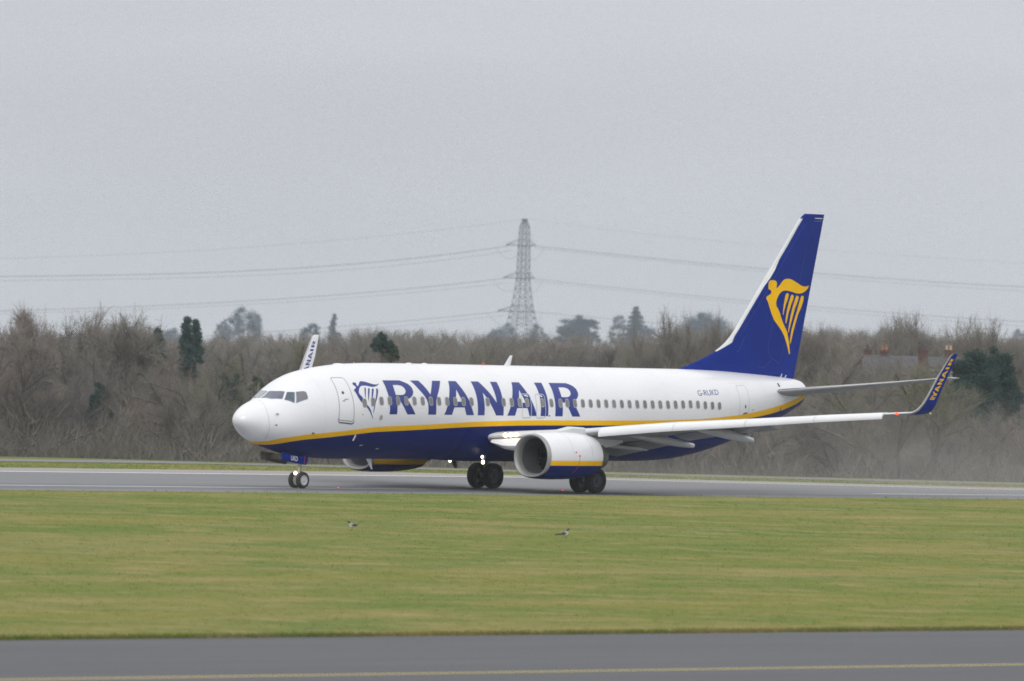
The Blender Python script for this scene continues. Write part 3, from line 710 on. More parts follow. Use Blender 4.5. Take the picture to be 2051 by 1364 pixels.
# ---- engines
def engine(s):
    cy, cz = 4.83, 1.69
    K = 48
    def ring(x, ry, rt, rb, dz=0, flat=0.0):
        out = []
        for k in range(K):
            a = 2 * math.pi * k / K
            sy, sz = math.cos(a), math.sin(a)
            e_ = 1 - flat * .12 * max(0, -sz) ** 3
            out.append(A(x, s * (cy + ry * math.copysign(abs(sy) ** (1 - .25 * flat * (sz < 0)), sy)), cz + dz + (rt if sz > 0 else rb * e_) * sz))
        return out
    outer = [(13.30, .880, .855, .900), (13.26, .915, .885, .935), (13.30, .955, .915, .970), (13.42, 1.00, .945, 1.005), (13.62, 1.05, .975, 1.035), (13.95, 1.09, 1.005, 1.055), (14.5, 1.12, 1.03, 1.065), (15.2, 1.12, 1.035, 1.055), (15.8, 1.09, 1.02, 1.02), (16.3, 1.03, .98, .97), (16.7, .96, .92, .91), (16.88, .925, .885, .875)]
    eng = bpy.data.objects.new('engine', None); eng.empty_display_size = .2; link(eng, plane)
    def skin(name, rows, mats, fmf=None, parent=eng, sharp=50):
        V = [v for r_ in rows for v in r_]; F = []; fm = []
        for j in range(len(rows) - 1):
            for k in range(K):
                F.append((j * K + k, j * K + (k + 1) % K, (j + 1) * K + (k + 1) % K, (j + 1) * K + k)); fm.append(fmf(j, k) if fmf else 0)
        return meshobj(name, V, F, mats, parent, fm=fm, sharp=sharp)
    # cowling: rows with points aligned to the stripe heights
    z1, z2 = 1.545, 1.335
    z1i, z2i = 1.30, 1.07       # the band sits lower on the side towards the fuselage
    def cow_ring(x, ry, rt, rb):
        base = ring(x, ry, rt, rb, flat=1)
        def ang(z):
            dz = z - cz
            return math.asin(max(-.999, dz / (rb if dz < 0 else rt)))
        def side(z1, z2):
          a1, a2 = ang(z1), ang(z2)
          angs = [a1 + (math.pi / 2 - a1) * i / 10 for i in range(11)][::-1]                       # top -> stripe top
          angs += [a1 + (a2 - a1) * i / 2 for i in (1, 2)] + [a2 + (-math.pi / 2 - a2) * i / 9 for i in range(1, 10)]
          pts = []
          for a in angs:
            sy, sz = math.cos(a), math.sin(a); e_ = 1 - .10 * max(0, -sz) ** 4
            pts.append((ry * abs(sy) ** .92, (rt if sz > 0 else rb * e_) * sz))
          return pts
        po, pi_ = side(z1, z2), side(z1i, z2i)
        L_ = [A(x, s * (cy + p[0]), cz + p[1]) for p in po] + [A(x, s * (cy - p[0]), cz + p[1]) for p in pi_[-2:0:-1]]
        return L_
    rows = [cow_ring(*o) for o in outer[3:]]
    n = len(rows[0]); V = [v for r_ in rows for v in r_]; F = []; fm = []
    for j in range(len(rows) - 1):
        for k in range(n):
            F.append((j * n + k, j * n + (k + 1) % n, (j + 1) * n + (k + 1) % n, (j + 1) * n + k))
            kk = k if k < 21 else n - 1 - k
            fm.append(0 if kk < 10 else (1 if kk < 12 else 2))
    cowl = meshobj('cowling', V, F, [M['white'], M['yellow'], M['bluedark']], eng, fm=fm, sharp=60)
    # seams on the cowl
    mb = MB()
    for (j, dx) in ((3, .35), (5, .45)):
        a, b = outer[3 + j], outer[4 + j]; t = dx
        o_ = [a[i] + (b[i] - a[i]) * t for i in range(4)]
        r1 = cow_ring(o_[0], o_[1] + .004, o_[2] + .004, o_[3] + .004); r2 = cow_ring(o_[0] + .014, o_[1] + .004, o_[2] + .004, o_[3] + .004)
        mb.add(r1 + r2, [(k, k + 1, n + k + 1, n + k) for k in range(0, 9)] + [(k, k + 1, n + k + 1, n + k) for k in range(31, n - 1)])
    mb.obj('panel_joint', M['seam'], eng)
    # small red placards and red line on the outer side
    if s > 0:
        mb = MB()
        def cp(x, z, off=.006):
            for j in range(3, len(outer) - 1):
                if outer[j][0] <= x <= outer[j + 1][0]:
                    t = (x - outer[j][0]) / (outer[j + 1][0] - outer[j][0]); o_ = [outer[j][i] + (outer[j + 1][i] - outer[j][i]) * t for i in range(4)]; break
            dz = z - cz; sz = dz / (o_[2] if dz > 0 else o_[3]); cyy = math.sqrt(max(0, 1 - sz * sz)) ** .92
            return A(x, cy + o_[1] * cyy + off, z)
        def strip(pts, w):
            for i in range(len(pts) - 1):
                (xa, za), (xb, zb_) = pts[i], pts[i + 1]; L_ = math.hypot(xb - xa, zb_ - za); nx, nz = -(zb_ - za) / L_ * w, (xb - xa) / L_ * w
                mb.add([cp(xa - nx, za - nz), cp(xa + nx, za + nz), cp(xb + nx, zb_ + nz), cp(xb - nx, zb_ - nz)], [(0, 1, 2, 3)])
        strip([(15.12, 1.72), (15.12, 1.5), (15.10, 1.28), (15.02, 1.12), (14.9, 1.0)], .011)
        strip([(15.07, 1.75), (15.17, 1.75)], .03)
        strip([(14.86, 1.90), (14.94, 1.90)], .035)
        mb.obj('red_placard', M['red'], eng)
    # inlet lip
    lip = [(13.62, .78, .775, .79), (13.46, .795, .785, .81), (13.36, .825, .81, .85)] + outer[:3] + [(13.42, 1.021, .946, .916)]
    rows = [cow_ring(*o) for o in lip]; n = len(rows[0])
    V = [v for r_ in rows for v in r_]; F = []
    for j in range(len(rows) - 1):
        for k in range(n): F.append((j * n + k, j * n + (k + 1) % n, (j + 1) * n + (k + 1) % n, (j + 1) * n + k))
    meshobj('inlet_lip', V, F, M['lip'], eng)
    duct = [(13.60, .783, .778, .793), (13.9, .78, .775, .79), (14.2, .78, .78, .785), (14.75, .78, .78, .78)]
    rows = [cow_ring(*o) for o in duct]
    V = [v for r_ in rows for v in r_]; F = []
    for j in range(len(rows) - 1):
        for k in range(n): F.append((j * n + k, j * n + (k + 1) % n, (j + 1) * n + (k + 1) % n, (j + 1) * n + k))
    meshobj('inlet_duct', V, F, M['duct'], eng)
    # fan
    mb = MB()
    nb = 24
    for b in range(nb):
        a0 = 2 * math.pi * b / nb; V = []
        for (r_, tw, w) in ((.20, .15, .09), (.45, .55, .085), (.775, .95, .085)):
            for sg in (-1, 1):
                aa = a0 + sg * w * math.sin(tw + .3) / max(r_, .3) * .9
                V.append(A(14.66 + sg * .09 * math.cos(tw), s * (cy + r_ * math.cos(aa)), cz + r_ * math.sin(aa)))
        mb.add(V, [(0, 1, 3, 2), (2, 3, 5, 4)])
    mb.lathe([(0, .79), (.01, .001)], A(14.86, s * cy, cz), (1, 0, 0), 32)
    mb.obj('fan', M['fan'], eng)
    MB().lathe([(0, .001), (.03, .05), (.14, .13), (.30, .19), (.36, .20)], A(14.34, s * cy, cz), (1, 0, 0), 24, mis=[0, 0, 0, 0]).obj('spinner', M['darkmetal'], eng)
    # exhaust
    rows = [ring(16.86, .87, .845, .77), ring(16.60, .86, .83, .76), ring(16.55, .45, .45, .45)]
    skin('bypass_duct', rows, M['black'])
    rows = [ring(16.5, .74, .74, .72), ring(16.9, .70, .70, .68), ring(17.3, .62, .62, .60), ring(17.72, .52, .52, .50), ring(17.70, .48, .48, .46), ring(17.2, .44, .44, .44)]
    skin('exhaust_nozzle', rows, M['nozzle'])
    MB().lathe([(0, .30), (.4, .24), (.8, .12), (1.0, .02), (1.01, .001)], A(17.1, s * cy, cz), (1, 0, 0), 24).obj('exhaust_plug', M['darkmetal'], eng)
    # pylon
    V = []; F = []
    st = [(14.35, 2.70, .04, 2.62), (14.9, 2.80, .16, 2.5), (15.7, 2.95, .22, 2.45), (16.5, 2.92, .24, 2.3), (17.3, 2.70, .24, 2.05), (18.3, 2.5, .2, 2.12), (19.2, 2.42, .05, 2.3)]
    for (x, zt, w, zb) in st:
        V += [A(x, s * (cy - w), zb), A(x, s * (cy - w), zt - w * .3), A(x, s * (cy - w * .5), zt), A(x, s * (cy + w * .5), zt), A(x, s * (cy + w), zt - w * .3), A(x, s * (cy + w), zb)]
    for j in range(len(st) - 1):
        for k in range(6): F.append((j * 6 + k, j * 6 + (k + 1) % 6, (j + 1) * 6 + (k + 1) % 6, (j + 1) * 6 + k))
    F += [tuple(range(6)), tuple((len(st) - 1) * 6 + k for k in range(6))[::-1]]
    meshobj('pylon', V, F, M['wingwhite'], eng, sharp=50)
    MB().add([A(16.9, s * (cy - .16), 2.12), A(16.9, s * (cy + .16), 2.12), A(18.0, s * (cy + .14), 2.02), A(18.0, s * (cy - .14), 2.02), A(19.3, s * cy, 2.30), A(17.0, s * (cy + .17), 2.34), A(17.0, s * (cy - .17), 2.34)],
             [(0, 1, 2, 3), (3, 2, 4), (1, 5, 4, 2), (0, 3, 4, 6), (0, 6, 5, 1)]).obj('pylon_heat_shield', M['darkmetal'], eng, smooth=False)
    # nacelle strake
    mb = MB()
    mb.add([A(13.95, s * (cy - .70), 2.44), A(14.9, s * (cy - .72), 2.52), A(14.9, s * (cy - 1.0), 2.72), A(14.3, s * (cy - .84), 2.58), A(14.9, s * (cy - .705), 2.50)], [(0, 1, 2, 3), (0, 3, 2, 4)])
    mb.obj('strake', M['white'], eng, smooth=False)
    return eng
engine(1); engine(-1)

# ---- tail fin
FLE = [(5.2, 27.9), (5.35, 28.45), (5.75, 29.9), (6.15, 31.05), (6.29, 31.36), (6.6, 31.90), (6.9, 32.27), (7.2, 32.56), (7.5, 32.82), (8.0, 33.25), (8.68, 33.85), (9.86, 34.89), (11.0, 35.88), (12.2, 36.92), (12.28, 37.02), (12.34, 37.12), (12.39, 37.22)]
def fin_le(z): return lerp_tab(FLE, z)
def fin_te(z): return 36.70 + (z - 5.0) * .2555
def fin_half(x, z):
    le = 31.0 + (z - 5.0) * .815           # main box leading edge
    le = max(le, fin_le(z)); te = fin_te(z); ch = te - le
    if x < le:
        return .16 * min(1, max(0.0, x - fin_le(z)) / max(.3, le - fin_le(z))) ** .6
    c = min(1.0, max(0.0, (x - le) / ch)); t = .095
    base = 5 * t * (.2969 * math.sqrt(c) - .126 * c - .3516 * c * c + .2843 * c ** 3 - .1036 * c ** 4) * ch
    if le > fin_le(z) + .05: base = max(base, .16 * max(0, 1 - c * 2.0) + base * min(1, c * 2.0))
    return max(base, .004)
def fin_sheet(name, zs, xf0, xf1, n, mats, parent, fmf=None, closed=True):
    V = []; F = []; fm = []
    for z in zs:
        x0, x1 = xf0(z), xf1(z)
        row = [x0 + (x1 - x0) * (i / n) ** 1.3 for i in range(n + 1)]
        for x in row: V.append(A(x, fin_half(x, z), z))
        for x in row[::-1]: V.append(A(x, -fin_half(x, z), z))
    m_ = 2 * (n + 1)
    for j in range(len(zs) - 1):
        for k in range(m_): F.append((j * m_ + k, j * m_ + (k + 1) % m_, (j + 1) * m_ + (k + 1) % m_, (j + 1) * m_ + k)); fm.append(fmf(j, k) if fmf else 0)
    F += [tuple(range(m_)), tuple((len(zs) - 1) * m_ + k for k in range(m_))[::-1]]; fm += [0, 0]
    return meshobj(name, V, F, mats, parent, fm=fm, sharp=60)
zs = [4.7, 5.0, 5.2, 5.35, 5.55, 5.75, 5.95, 6.17, 6.3, 6.45, 6.62, 6.8, 7.0, 7.25, 7.6, 8.0, 8.5, 9, 9.6, 10.3, 11, 11.6, 12.1, 12.26, 12.33, 12.385]
hinge = lambda z: fin_te(z) - (1.35 - (z - 5) * .085)
fin = fin_sheet('tail_fin', zs, lambda z: fin_le(z), lambda z: hinge(z) - .012, 26, [M['blue']], plane)
fin_sheet('rudder', zs[1:-5] + [12.079], lambda z: hinge(z) + .012, fin_te, 8, [M['blue']], plane)
fin_sheet('fin_tip', [12.085, 12.15, 12.26, 12.34, 12.385], lambda z: hinge(z) - .011, lambda z: fin_te(z), 6, [M['blue']], plane)
# bright leading edge
V = []; F = []
zz = [6.22, 6.4, 6.62, 6.9, 7.2, 7.5, 7.9, 8.3, 8.68, 9.1, 9.5, 9.86, 10.3, 10.7, 11.0, 11.4, 11.8, 12.16]
for z in zz:
    w = .12 if z > 6.75 else .05 + .5 * max(0, z - 6.2)
    for d in (w, w * .5, w * .2, w * .05): V.append(A(fin_le(z) + d - .02, fin_half(fin_le(z) + d, z) + .022, z))
    V.append(A(fin_le(z) - .03, 0, z))
    for d in (w * .05, w * .2, w * .5, w): V.append(A(fin_le(z) + d - .02, -fin_half(fin_le(z) + d, z) - .022, z))
for j in range(len(zz) - 1):
    for k in range(8): F.append((j * 9 + k, j * 9 + k + 1, (j + 1) * 9 + k + 1, (j + 1) * 9 + k))
meshobj('fin_leading_edge', V, F, M['wingwhite'], plane)
decal('harp_logo', [(h, None) for h in HARP_FIN], lambda u, v: A(u, fin_half(u, v) + .008, v), M['yellow'], fin, .15, .25)
mb = MB()
def fl(pts, w=.008, m_=0):
    for i in range(len(pts) - 1):
        (xa, za), (xb, zb_) = pts[i], pts[i + 1]; L_ = math.hypot(xb - xa, zb_ - za); nx, nz = -(zb_ - za) / L_ * w, (xb - xa) / L_ * w
        n = max(1, int(L_ / .4))
        for q in range(n):
            t0, t1 = q / n, (q + 1) / n; ax, az = xa + (xb - xa) * t0, za + (zb_ - za) * t0; bx_, bz = xa + (xb - xa) * t1, za + (zb_ - za) * t1
            g = lambda X, Z: A(X, fin_half(X, Z) + .006, Z)
            mb.add([g(ax - nx, az - nz), g(ax + nx, az + nz), g(bx_ + nx, bz + nz), g(bx_ - nx, bz - nz)], [(0, 1, 2, 3)], m_)
fl([(fin_le(z) + .42, z) for z in (6.9, 8, 9.2, 10.6, 11.9)])
fl([(33.0, 6.9), (32.6, 6.25), (32.45, 6.22)])
fl([(hinge(z) - .02, z) for z in (5.3, 7, 9, 11.9)])
fl([(34.6, 6.4), (34.9, 5.9), (34.4, 5.55), (33.9, 5.6)]); fl([(34.9, 6.0), (35.5, 5.75)]); fl([(34.6, 6.4), (35.1, 8.2)])
mb.obj('panel_joint', mat('blue_panel_joint', (.05, .07, .28), .5), fin)
mb = MB(); fl([(37.85, 12.20), (38.46, 12.20)], .016); mb.obj('static_mark', M['white'], fin)
mb = MB()
for x, h in ((35.55, .16), (35.85, .10)):
    mb.tube(A(x, .22, 5.14), A(x + .08, .22, 5.14 + h), .02, .015, 6)
mb.obj('rudder_fitting', M['white'], fin)

# ---- horizontal stabilisers
for s in (1, -1):
    V = []; N = 30; F = []
    st = [(.45, 4.46, 33.75, 4.6), (.9, 4.52, 34.15, 4.3), (3.0, 4.79, 35.80, 3.1), (5.0, 5.05, 37.22, 2.05), (6.95, 5.31, 38.45, 1.12), (7.12, 5.335, 38.62, .90), (7.17, 5.34, 38.80, .62)]
    for (y, z, xl, ch) in st:
        for k in range(N):
            c, h = afoil(k / N, .095, 0.0); al = R(-1.0)
            V.append(A(xl + c * ch, s * y, z + h * ch - c * ch * math.sin(al) * .4))
    for j in range(len(st) - 1):
        for k in range(N): F.append((j * N + k, j * N + (k + 1) % N, (j + 1) * N + (k + 1) % N, (j + 1) * N + k))
    F += [tuple(range(N)), tuple((len(st) - 1) * N + k for k in range(N))[::-1]]
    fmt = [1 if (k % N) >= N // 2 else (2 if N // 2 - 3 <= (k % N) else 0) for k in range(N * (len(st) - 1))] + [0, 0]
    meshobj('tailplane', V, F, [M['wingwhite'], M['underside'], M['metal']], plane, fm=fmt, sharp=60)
MB().lathe([(0, .16), (.12, .14), (.16, .10), (.10, .09)], A(37.3, 0, 4.62), (1, 0, .1), 16).obj('exhaust_outlet', M['darkmetal'], plane)

# ---- landing gear
def wheel(parent, x, y, zc_, r, w, side, rim_m, rr):
    """side: +1 the hub faces port"""
    wob = bpy.data.objects.new('wheel', None); wob.empty_display_size = .1; link(wob, parent)
    c = A(x, y, gz(x, zc_)); h = w / 2
    prof = [(-h * .86, r * .62), (-h * .96, r * .72), (-h, r * .84), (-h * .84, r * .95), (-h * .5, r * .992), (-h * .22, r), (-h * .2, r * .985), (-h * .16, r), (h * .16, r), (h * .2, r * .985), (h * .22, r), (h * .5, r * .992), (h * .84, r * .95), (h, r * .84), (h * .96, r * .72), (h * .86, r * .62)]
    MB().lathe(prof, c, (0, -1, 0), 40).obj('tyre', M['tyre'], wob, sharp=30)
    mb = MB()
    for sg in (1, -1):
        d = (0, -sg, 0)
        mb.lathe([(h * .84, rr), (h * .90, rr * .97), (h * .72, rr * .88), (h * .62, rr * .62), (h * .66, rr * .40), (h * .86, rr * .30), (h * .90, rr * .16), (h * .90, .001)], c, d, 28)
        for b in range(9):
            a = 2 * math.pi * b / 9
            mb.tube(c + Vector((rr * .75 * math.cos(a), -sg * h * .60, rr * .75 * math.sin(a))), c + Vector((rr * .75 * math.cos(a), -sg * h * .76, rr * .75 * math.sin(a))), rr * .07, rr * .07, 6)
    mb.obj('rim', rim_m, wob, sharp=35)
    return wob
nx = 4.22
for y in (.21, -.21): wheel(plane, nx, y, .338, .342, .20, 1, M['rim'], .215)
mb = MB()
g_ = lambda x, y, z: A(x, y, gz(x, z))
mb.tube(g_(nx, -.16, .34), g_(nx, .16, .34), .055).tube(g_(nx, 0, .30), g_(nx + .02, 0, .75), .055).tube(g_(nx + .02, 0, .70), g_(nx + .06, 0, 1.6), .085)
mb.tube(g_(nx + .06, 0, .72), g_(nx + .30, 0, .62), .03).tube(g_(nx + .30, 0, .62), g_(nx + .1, 0, .42), .03)
mb.tube(g_(nx + .05, .05, 1.0), g_(nx + .62, .05, 1.55), .04).tube(g_(nx, .1, 1.05), g_(nx - .7, .1, 1.45), .035)
ng = mb.obj('nose_gear', M['strut'], plane)
MB().lathe([(0, .06), (.05, .075), (.06, .07), (.065, .001)], A(3.93, .10, .80), (-1, 0, 0), 14).obj('taxi_lamp', M['lamp'], ng)
# gear bay and doors
MB().box(A(3.45, 0, 1.47), (1.3, .70, .22)).obj('nose_gear_bay', M['bay'], plane, smooth=False)
def ng_door(s):
    V = []; F = []
    pts = [(2.62, 1.70, 1.34), (3.0, 1.64, 1.29), (3.5, 1.58, 1.22), (4.0, 1.54, 1.16), (4.17, 1.53, 1.14), (4.24, 1.52, 1.24)]
    for th in (0, .03):
        for (x, zt, zb) in pts:
            for q in range(4):
                t = q / 3
                V.append(A(x, s * (.40 + .05 * math.sin(t * math.pi) + th), zt + (zb - zt) * t))
    n = len(pts)
    for j in range(n - 1):
        for q in range(3):
            F.append((j * 4 + q, j * 4 + q + 1, (j + 1) * 4 + q + 1, (j + 1) * 4 + q)); o_ = n * 4; F.append((o_ + j * 4 + q, o_ + (j + 1) * 4 + q, o_ + (j + 1) * 4 + q + 1, o_ + j * 4 + q + 1))
    for j in range(n - 1):
        o_ = n * 4; F.append((j * 4, (j + 1) * 4, o_ + (j + 1) * 4, o_ + j * 4)); F.append((j * 4 + 3, o_ + j * 4 + 3, o_ + (j + 1) * 4 + 3, (j + 1) * 4 + 3))
    for q in range(3):
        o_ = n * 4; F.append((q, o_ + q, o_ + q + 1, q + 1)); b_ = (n - 1) * 4; F.append((b_ + q, b_ + q + 1, o_ + b_ + q + 1, o_ + b_ + q))
    return meshobj('nose_gear_door', V, F, M['blue'] if s > 0 else M['bay'], plane, sharp=40)
dr = ng_door(1); d2 = ng_door(-1)
for v in d2.data.vertices: v.co.x -= .30; v.co.z -= .0
vs_, fs_ = text_polys('UKD', bold=0.02)
meshobj('lettering', [A(3.16 + .42 * a + .0, .492, 1.335 - .05 * a + .20 * b) for a, b in vs_], fs_, M['white'], dr, recalc=False)
MB().add([A(4.02, .475, 1.54), A(4.05, .475, 1.54), A(4.02, .475, 1.17), A(3.99, .475, 1.17)], [(0, 1, 2, 3)]).obj('red_stripe', M['red'], dr, smooth=False)

def main_gear(s):
    x = 19.36
    for yy in (2.86 + .43, 2.86 - .43):
        wheel(plane, x, s * yy, .540, .548, .38, 1, M['hubdark'], .31)
    mb = MB()
    mb.tube(g_(x, s * 2.45, .56), g_(x, s * 3.27, .56), .09).tube(g_(x, s * 2.86, .5), g_(x, s * 2.86, 1.1), .09).tube(g_(x, s * 2.86, 1.0), g_(x, s * 2.95, 2.2), .15, .17)
    mb.tube(g_(x + .12, s * 2.86, 1.15), g_(x + .5, s * 2.86, .95), .04).tube(g_(x + .5, s * 2.86, .95), g_(x + .12, s * 2.86, .65), .04)
    mb.tube(g_(x, s * 2.86, 1.25), g_(x - .1, s * 1.6, 1.75), .065).tube(g_(x, s * 2.86, 1.2), g_(x + .9, s * 2.8, 1.9), .05)
    g = mb.obj('main_gear', M['strut'], plane)
    MB().box(g_(x, s * 3.22, 1.55), (.75, .05, .75)).box(g_(x, s * 3.28, 1.95), (.6, .05, .3)).obj('gear_door', M['wingwhite'], g, smooth=False)
    return g
main_gear(1); main_gear(-1)
# retractable landing lamps under the belly
for y, x in ((1.2, 14.45), (-1.2, 15.1)):
    b_ = MB().tube(A(x + .12, y, 1.62), A(x + .05, y, 1.34), .05).lathe([(-.10, .06), (-.02, .10), (0, .11)], A(x, y, 1.34), (-1, 0, 0), 14).obj('landing_lamp_housing', M['darkmetal'], plane)
    MB().lathe([(0, .085), (.02, .07), (.03, .001)], A(x, y, 1.34), (-1, 0, 0), 14).obj('lamp_lens', M['lamp'], b_)
MB().lathe([(0, .07), (.02, .05), (.03, .001)], A(14.22, 1.35, 1.56), (-1, 0, 0), 12).obj('turnoff_lamp', M['lampsmall'], plane)
# ================================================================== GROUND
def sstep(a, b, x): 
    t = np.clip((x - a) / (b - a), 0, 1); return t * t * (3 - 2 * t)
def drop(X, Y):      # the runway falls gently away towards the right
    return -0.0085 * np.maximum(X - 44, 0) * sstep(2, 18, Y) - 0.0012 * np.maximum(X - 60, 0) * (1 - sstep(2, 18, Y))
def ground_z(X, Y):
    X = np.asarray(X, float); Y = np.asarray(Y, float)
    z = 0.52 * sstep(-112, -40, Y) * (1 - sstep(-25, -22.8, Y))      # grass field rises to a lip beside the runway
    und = 0.05 * np.sin(X * .11 + 1) * np.sin(Y * .07) * sstep(-113, -100, Y) * (1 - sstep(-45, -30, Y))
    z = z + und + drop(X, Y)
    z = z - 9.0 * sstep(50, 150, Y)      # the ground drops away to the wood
    return z

def strip(name, xs, ys, off, m_, zf=ground_z, kind='structure', parent=None):
    X, Y = np.meshgrid(xs, ys, indexing='ij'); Z = zf(X, Y) + off
    V = np.stack([X.ravel(), Y.ravel(), Z.ravel()], 1)
    nx_, ny_ = len(xs), len(ys)
    I = np.arange(nx_ * ny_).reshape(nx_, ny_)
    F = np.stack([I[:-1, :-1].ravel(), I[1:, :-1].ravel(), I[1:, 1:].ravel(), I[:-1, 1:].ravel()], 1)
    o = bigmesh(name, V, F, m_, parent, smooth=True)
    if kind: o['kind'] = kind
    return o

def node_mat(name, build):
    mt = bpy.data.materials.new(name); mt.use_nodes = True
    nt = mt.node_tree; b = nt.nodes['Principled BSDF']
    build(nt, nt.nodes, nt.links, b)
    return mt
def nn(nt, typ, **kw):
    n = nt.nodes.new(typ)
    for k, v in kw.items(): setattr(n, k, v)
    return n
def noise_fac(nt, scale, detail=4, stretch=(1, 1, 1), lo=.35, hi=.65, rough=.55, rotz=0, dist=0):
    tc = nn(nt, 'ShaderNodeTexCoord'); mp = nn(nt, 'ShaderNodeMapping')
    mp.inputs['Scale'].default_value = stretch; mp.inputs['Rotation'].default_value = (0, 0, rotz)
    n = nn(nt, 'ShaderNodeTexNoise'); n.inputs['Scale'].default_value = scale; n.inputs['Detail'].default_value = detail
    n.inputs['Roughness'].default_value = rough; n.inputs['Distortion'].default_value = dist
    r = nn(nt, 'ShaderNodeMapRange'); r.inputs[1].default_value = lo; r.inputs[2].default_value = hi
    nt.links.new(tc.outputs['Object'], mp.inputs[0]); nt.links.new(mp.outputs[0], n.inputs['Vector']); nt.links.new(n.outputs['Fac'], r.inputs[0])
    return r.outputs[0]
def mix(nt, fac, a, b, mode='MIX'):
    m_ = nn(nt, 'ShaderNodeMixRGB', blend_type=mode)
    for i, v in ((0, fac), (1, a), (2, b)):
        if isinstance(v, (int, float)): m_.inputs[i].default_value = v
        elif isinstance(v, tuple): m_.inputs[i].default_value = (*v, 1) if len(v) == 3 else v
        else: nt.links.new(v, m_.inputs[i])
    return m_.outputs[0]

GREEN, OLIVE, STRAW, BRIGHT = (0.135, 0.192, 0.030), (0.225, 0.222, 0.046), (0.400, 0.300, 0.150), (0.080, 0.175, 0.024)
def grass_cols(nt, b):
    # wide mowing bands along the runway, patches, and fine tufts
    tc0 = nn(nt, 'ShaderNodeTexCoord'); sp0 = nn(nt, 'ShaderNodeSeparateXYZ'); nt.links.new(tc0.outputs['Object'], sp0.inputs[0])
    near = nn(nt, 'ShaderNodeMapRange'); near.inputs[1].default_value = -48; near.inputs[2].default_value = -100; near.inputs[3].default_value = 0; near.inputs[4].default_value = 1
    nt.links.new(sp0.outputs['Y'], near.inputs[0])
    bands = noise_fac(nt, .12, 4, (.25, 1, 1), .42, .58)
    mid = noise_fac(nt, .26, 6, (.5, 1, 1), .42, .64)
    patch = noise_fac(nt, .50, 8, (.9, .8, 1), .50, .70, rough=.68)
    fine = noise_fac(nt, 6, 5, (1.2, .35, 1), .42, .62)
    grain = noise_fac(nt, 16, 3, (1.2, .25, 1), .38, .62)
    c = mix(nt, bands, GREEN, OLIVE)
    c = mix(nt, mix(nt, near.outputs[0], (0, 0, 0), (.70, .70, .70)), c, OLIVE)
    wide = noise_fac(nt, .11, 5, (.35, 1, 1), .47, .60, dist=.4)
    c = mix(nt, mix(nt, wide, (0, 0, 0), (.42, .42, .42)), c, STRAW)
    c = mix(nt, mix(nt, mid, (0, 0, 0), (.75, .75, .75)), c, BRIGHT)
    c = mix(nt, mix(nt, patch, (0, 0, 0), (.90, .90, .90)), c, STRAW)
    c = mix(nt, mix(nt, fine, (0, 0, 0), (.38, .38, .38)), c, (.30, .265, .085))
    c = mix(nt, mix(nt, grain, (0, 0, 0), (.34, .34, .34)), c, (.075, .115, .022))
    # leaf litter under the trees beyond the airfield
    tc = nn(nt, 'ShaderNodeTexCoord'); sp = nn(nt, 'ShaderNodeSeparateXYZ'); nt.links.new(tc.outputs['Object'], sp.inputs[0])
    r = nn(nt, 'ShaderNodeMapRange'); r.inputs[1].default_value = 47; r.inputs[2].default_value = 60; nt.links.new(sp.outputs['Y'], r.inputs[0])
    return mix(nt, r.outputs[0], c, (.085, .075, .05))
def b_grass(nt, N, L, b):
    c = grass_cols(nt, b); L.new(c, b.inputs['Base Color'])
    b.inputs['Roughness'].default_value = .9; b.inputs['Specular IOR Level'].default_value = .1
    bp = nn(nt, 'ShaderNodeBump'); bp.inputs['Strength'].default_value = .6; bp.inputs['Distance'].default_value = .05
    L.new(noise_fac(nt, 12, 4), bp.inputs['Height']); L.new(bp.outputs[0], b.inputs['Normal'])
M['grass'] = node_mat('grass_ground', b_grass)
def b_blade(nt, N, L, b):
    c = grass_cols(nt, b)
    L.new(c, b.inputs['Base Color']); b.inputs['Roughness'].default_value = .8; b.inputs['Specular IOR Level'].default_value = .1
    b.inputs['Subsurface Weight'].default_value = 0.0
    tr = nn(nt, 'ShaderNodeBsdfTranslucent'); L.new(c, tr.inputs['Color']); ms = nn(nt, 'ShaderNodeMixShader'); ms.inputs[0].default_value = .45
    L.new(b.outputs[0], ms.inputs[1]); L.new(tr.outputs[0], ms.inputs[2]); L.new(ms.outputs[0], N['Material Output'].inputs['Surface'])
M['blade'] = node_mat('grass_blades', b_blade)
def b_tarmac(c0, c1, c2, bandscale=.5):
    def f(nt, N, L, b):
        a = noise_fac(nt, bandscale, 4, (.035, 1, 1), .35, .65); d = noise_fac(nt, .5, 5, (.12, 1, 1), .4, .65); g = noise_fac(nt, 30, 3, (1, 1, 1), .3, .7)
        c = mix(nt, a, c0, c1); c = mix(nt, mix(nt, d, (0, 0, 0), (.5, .5, .5)), c, c2)
        c = mix(nt, mix(nt, g, (0, 0, 0), (.22, .22, .22)), c, tuple(v * 1.5 for v in c1))
        L.new(c, b.inputs['Base Color']); b.inputs['Roughness'].default_value = .72
        bp = nn(nt, 'ShaderNodeBump'); bp.inputs['Strength'].default_value = .3; bp.inputs['Distance'].default_value = .01
        L.new(noise_fac(nt, 40, 2), bp.inputs['Height']); L.new(bp.outputs[0], b.inputs['Normal'])
    return f
M['taxi'] = node_mat('taxiway_asphalt', b_tarmac((.054, .056, .063), (.078, .080, .088), (.040, .041, .047), .28))
M['runway'] = node_mat('runway_asphalt', b_tarmac((.142, .148, .157), (.168, .173, .183), (.122, .127, .135), .5))
M['shoulder'] = node_mat('runway_shoulder', b_tarmac((.26, .24, .23), (.30, .28, .265), (.20, .185, .18), 1.2))
M['road'] = node_mat('far_road', b_tarmac((.15, .152, .17), (.18, .182, .20), (.13, .135, .15), .6))
